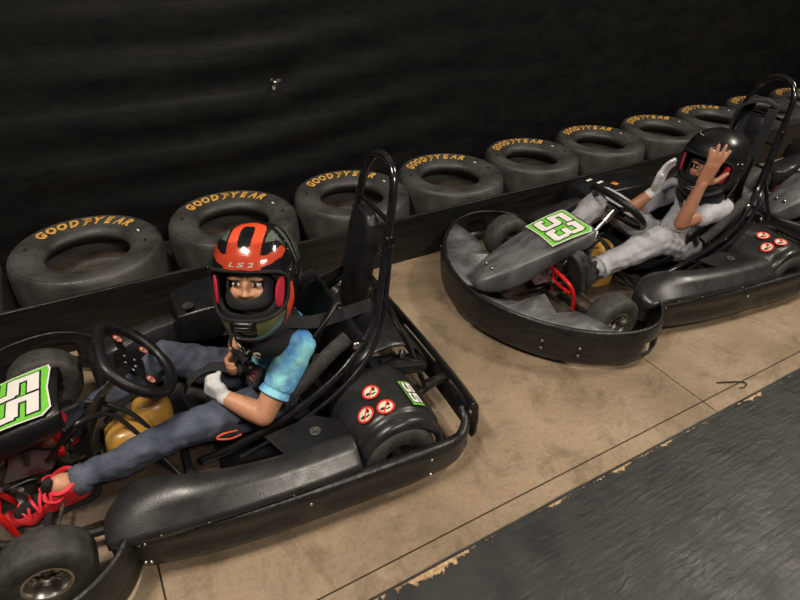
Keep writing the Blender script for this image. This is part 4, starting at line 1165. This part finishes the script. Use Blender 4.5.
# ================= driver of kart 53
B2 = empty('person', (1.92, 1.80, 0), math.radians(-4.5), 'person in grey shirt and pale jeans, bare hand over black helmet, seated in kart 53', 'person')
hc = Vector((.915, -.050, .630)); F2 = Vector((-.95, -.24, .10)); U2 = Vector((-.05, -.05, 1))
shN, elN, wrN = Vector((.930, -.160, .405)), Vector((.640, -.180, .385)), Vector((.695, -.180, .585))
shF, elF, wrF = Vector((.900, .120, .410)), Vector((.560, .115, .325)), Vector((.676, .062, .460))
hipN, knN, anN = Vector((.850, -.090, .150)), Vector((.560, -.140, .285)), Vector((.150, -.140, .200))
hipF, knF, anF = Vector((.800, .085, .150)), Vector((.430, .165, .405)), Vector((.180, .150, .250))
m2 = make_face(B2, hc+Vector((-.03, -.01, -.01)), F2, U2, None, 1.0)
cam_dir = Vector((-.775, -.55, .31)); im_r = Vector((.907, -.42, .02)); im_u = Vector((.225, .524, .822))
b = Blob()
head_blobs(b, m2)
b.limb([(hc+Vector((.02, .01, -.06)), .050), (Vector((.93, -.025, .45)), .048)])
b.limb([((.93, -.02, .40), .075), ((.92, -.01, .31), .082), ((.89, 0, .22), .082), ((.85, 0, .16), .085)])
for a_, c_ in ((shN, -.06), (shF, .06)): b.limb([(Vector((.925, c_, .40)), .062), (a_, .048)])
b.limb([(shN, .046), (shN.lerp(elN, .5), .040), (elN, .036), (elN.lerp(wrN, .35), .036), (wrN, .026)])
b.limb([(shF, .046), (shF.lerp(elF, .5), .040), (elF, .036), (elF.lerp(wrF, .4), .036), (wrF, .026)])
for h_, k_, a_ in ((hipN, knN, anN), (hipF, knF, anF)): b.limb([(h_, .075), (k_, .048), (k_.lerp(a_, .35), .045), (a_, .028), (a_+Vector((-.03, 0, -.01)), .026)])
hand(b, wrN, (.28, -.04, .95), im_r, -cam_dir, .205, .10, .20, .35, 1.45, thumb_curl=0.)
hand(b, wrF, (.25, .02, .95), (-.5, -.1, .3), (.85, -.2, .1), .185, .25, .05, .8)
b.obj('body', M['skin_dark'], B2, .0055, 5)
eyes(B2, m2); balaclava(B2, m2, w=.07)
H2 = make_helmet(B2, hc, F2, U2, False, .97)
b = Blob()
b.limb([((.925, -.02, .405), .092), ((.918, -.012, .32), .104), ((.885, 0, .23), .104), ((.85, 0, .165), .104)])
for a_, c_ in ((shN, -.06), (shF, .06)): b.limb([(Vector((.925, c_, .40)), .078), (a_, .064)])
b.limb([(shN, .064), (shN.lerp(elN, .52), .056)]); b.limb([(shF, .064), (shF.lerp(elF, .6), .058)])
b.obj('shirt', M['grey_shirt'], B2, .007, 4, disp=folds(.008, 14, 5.))
b = Blob(); b.ball((.85, 0, .15), (.12, .135, .092))
for h_, k_, a_ in ((hipN, knN, anN), (hipF, knF, anF)): b.limb([(h_, .092), (h_.lerp(k_, .5), .084), (k_, .076), (k_.lerp(a_, .4), .070), (k_.lerp(a_, .86), .058)])
b.obj('jeans', M['grey_denim'], B2, .007, 4, disp=folds(.012, 13, 9.))
for an_, kn_ in ((anN, knN), (anF, knF)):
    mb = MB(); q = (an_-kn_).normalized().to_track_quat('Z', 'Y').to_matrix().to_4x4()
    mb.lathe([(.040, -.035), (.057, -.02), (.061, .004), (.059, .008), (.048, .004)], 28, Matrix.Translation(kn_.lerp(an_, .88)) @ q); mb.obj('trouser_cuff', M['grey_denim'], B2)
    mb = MB(); mb.tube([kn_.lerp(an_, .86), an_, an_+(an_-kn_).normalized()*.02], .034, 14); mb.obj('sock', M['black_cloth'], B2)
make_shoe(B2, anN+Vector((.0, 0, .0)), (-.30, -.02, .80), (-.85, -.1, -.30) if False else (.80, .1, .45), M['shoe_grey'], M['black_cloth'], M['shoe_grey'], False, .24)
make_shoe(B2, anF, (-.55, .0, .60), (.6, 0, .5), M['shoe_grey'], M['black_cloth'], M['shoe_grey'], False, .22)
b = Blob(); hand(b, wrF, (.25, .02, .95), (-.5, -.1, .3), (.85, -.2, .1), .190, .25, .05, .8, 1.5)
b.limb([(wrF, .028), (wrF+(elF-wrF).normalized()*.035, .030)]); b.obj('glove', M['glove'], B2, .005, 4)
cc = Vector((.875, -.06, .458)); cm = collar_frame(cc, (-.35, -.15, 1))
mb = MB(); rows = [cm @ Vector((.082*math.cos(a), .086*math.sin(a), -.012*math.cos(a))) for a in [k*2*PI/32 for k in range(32)]]
mb.tube(rows, .036, 14, False, closed=True, flat=.9); col = mb.obj('neck_collar', M['black_cloth'], B2)
text_strip(col, 'EVS', on_collar(-3.1), .030, M['cream'])

# ---- harnesses (belong to the karts)
def harness(K, sN, sF, chest, worn=True):
    Y = Vector((0, 1, 0))
    mb = MB()
    n_back = Vector((1.180, -.12, .505)); f_back = Vector((1.195, .10, .545))
    up_ = Vector((.15, 0, 1)); fr = Vector((-1, 0, .1))
    for sh, back, sg in ((sN, n_back, -1), (sF, f_back, 1)):
        mb = MB(); i_ = Vector((0, -sg*.036, .004))
        ribbon(mb, [(back, (0, -sg*.25, 1)), (back.lerp(sh+i_, .5)+Vector((0, 0, .02)), (0, -sg*.5, 1)), (sh+i_+Vector((.06, sg*.02, .072)), (0, -sg, .8)), (sh+i_+Vector((-.020, 0, .080)), (0, -sg, .5)), (sh+i_+Vector((-.098, 0, .030)), (0, -sg, .4)), (sh.lerp(chest, .55)+i_*.5+Vector((-.094, 0, .020)), (0, -sg, .3)), (chest+Vector((.0, sg*.012, 0)), (0, -sg, .3))], .046)
        mb.obj('shoulder_belt', M['web'], K)
    mb = MB(); q = Matrix.Translation(chest) @ Matrix.Rotation(-.9, 4, 'Y')
    mb.lathe([(.0001, .016), (.018, .016), (.023, .011), (.025, 0), (.025, -.01)], 24, q); bk = mb.obj('buckle', M['vinyl'], K)
    # padded buckle sleeve with a red woven mark, lap belts and the slack loop
    mb = MB(); mb.box((0, 0, 0), (.075, .055, .022), None, .007); pd = mb.obj('belt_pad', M['web'], K); pd.matrix_local = Matrix.Translation(chest+Vector((.012, -.045, -.008))) @ Matrix.Rotation(-.9, 4, 'Y') @ Matrix.Rotation(.35, 4, 'Z')
    mb = MB()
    for x in (-.014, 0, .014): mb.box((x, 0, .0125), (.004, .030, .0012)); mb.box((x+.005, .008*(1 if x < .01 else -1), .0125), (.010, .004, .0012))
    mb.obj('red_woven_mark', mat('dull_red_stitching', (.45, .10, .10), .8), pd)
    for sg in (-1, 1):
        mb = MB(); ribbon(mb, [(chest+Vector((0, sg*.02, -.012)), (.7, 0, .7)), (chest+Vector((.03, sg*.10, -.07)), (.7, 0, .7)), (Vector((.83, sg*.185, .18)), (.7, 0, .7)), (Vector((.90, sg*.20, .12)), (.7, 0, .7))], .044); mb.obj('lap_belt', M['web'], K)
    mb = MB(); ribbon(mb, [(chest+Vector((-.02, .03, -.03)), (0, 1, .3)), ((.62, .035, .295), (.1, 1, .1)), ((.55, .03, .285), (.1, 1, 0)), ((.50, .02, .22), (.1, 1, 0)), ((.53, .0, .13), (0, 1, 0)), ((.60, 0, .10), (0, 1, 0))], .045); mb.obj('crotch_belt', M['web'], K)

# ------------------------------------------------------------ karts in place
k1 = make_kart('55', worn=False)
k1.location = (-.41, 1.69, 0); k1.rotation_euler = (0, 0, math.radians(-2.5))
tag(k1, 'black rental go-kart with green number 55 plate, nearest, driven by the boy in blue', 'go-kart', 'rental go-karts')
k2 = make_kart('53', skew=7)
k2.location = (1.92, 1.80, 0); k2.rotation_euler = (0, 0, math.radians(-4.5))
tag(k2, 'grey and black rental go-kart with green number 53 plate, middle of the row', 'go-kart', 'rental go-karts')
k3 = copy_tree(k2)
k3.location = (3.93, 1.62, 0); k3.rotation_euler = (0, 0, math.radians(-3))
tag(k3, 'go-kart cut off by the right edge, only its grey nose showing behind kart 53', 'go-kart', 'rental go-karts')

harness(k1, Vector((.885, -.155, .435)), Vector((.845, .110, .430)), Vector((.728, -.050, .315)))
for o in k1.children:
    if o.name.startswith('pedal'):
        if sum(v.co.y for v in o.data.vertices) < 0: o.location = (-.045, .015, -.01)
for o in k2.children:
    if o.name.split('.')[0] in ('front_bumper', 'bumper_deck'): o.location = (-.045, 0, 0)
ab = [o for o in k2.children if o.name.startswith('air_box')][0]
for x0, y0, dx_, dy_, m_, nm in ((.65, .52, .045, .018, 'white', 'white_label'), (.69, .47, .05, .018, 'white', 'white_label'), (.76, .42, .035, .035, 'yellow', 'yellow_label'), (.768, .435, .02, .018, 'stred', 'red_label')):
    mb = MB(); mb.box((x0, y0, .343 if m_ != 'stred' else .3445), (dx_, dy_, .001), (0, 0, .25)); mb.obj(nm, M[m_], ab, smooth=False)
# belts and a padded cloth left hanging over the headrest of kart 53
mb = MB(); ribbon(mb, [((1.16, .10, .74), (.3, .2, 1)), ((1.15, .06, .86), (1, .2, .1)), ((1.20, -.02, .90), (1, .2, 0)), ((1.24, -.08, .87), (1, 0, -.4))], .075, .014); mb.obj('belt_cover', M['web'], k2)
for y, w in ((-.075, .055), (.055, .05)):
    mb = MB(); ribbon(mb, [((1.235, y, .90), (0, 1, 0)), ((1.195, y, .86), (0, 1, 0)), ((1.165, y-.01, .70), (.2, 1, 0)), ((1.13, y-.015, .50), (.2, 1, 0)), ((1.15, y-.03, .36), (.3, 1, 0))], w, .004); mb.obj('shoulder_belt', M['web'], k2)
mb = MB(); mb.box((1.135, .03, .66), (.02, .03, .045), (0, .2, .2), .004); mb.obj('belt_clip', M['dullsteel'], k2)
mb = MB(); mb.tube([(2.14, .925, .004), (2.18, .905, .006), (2.235, .878, .006), (2.25, .86, .005), (2.225, .85, .004), (2.20, .855, .004)], .003, 6)
tag(mb.obj('bent_wire', M['ink']), 'thin bent black wire lying on the bare concrete beside the floor joint', 'wire')
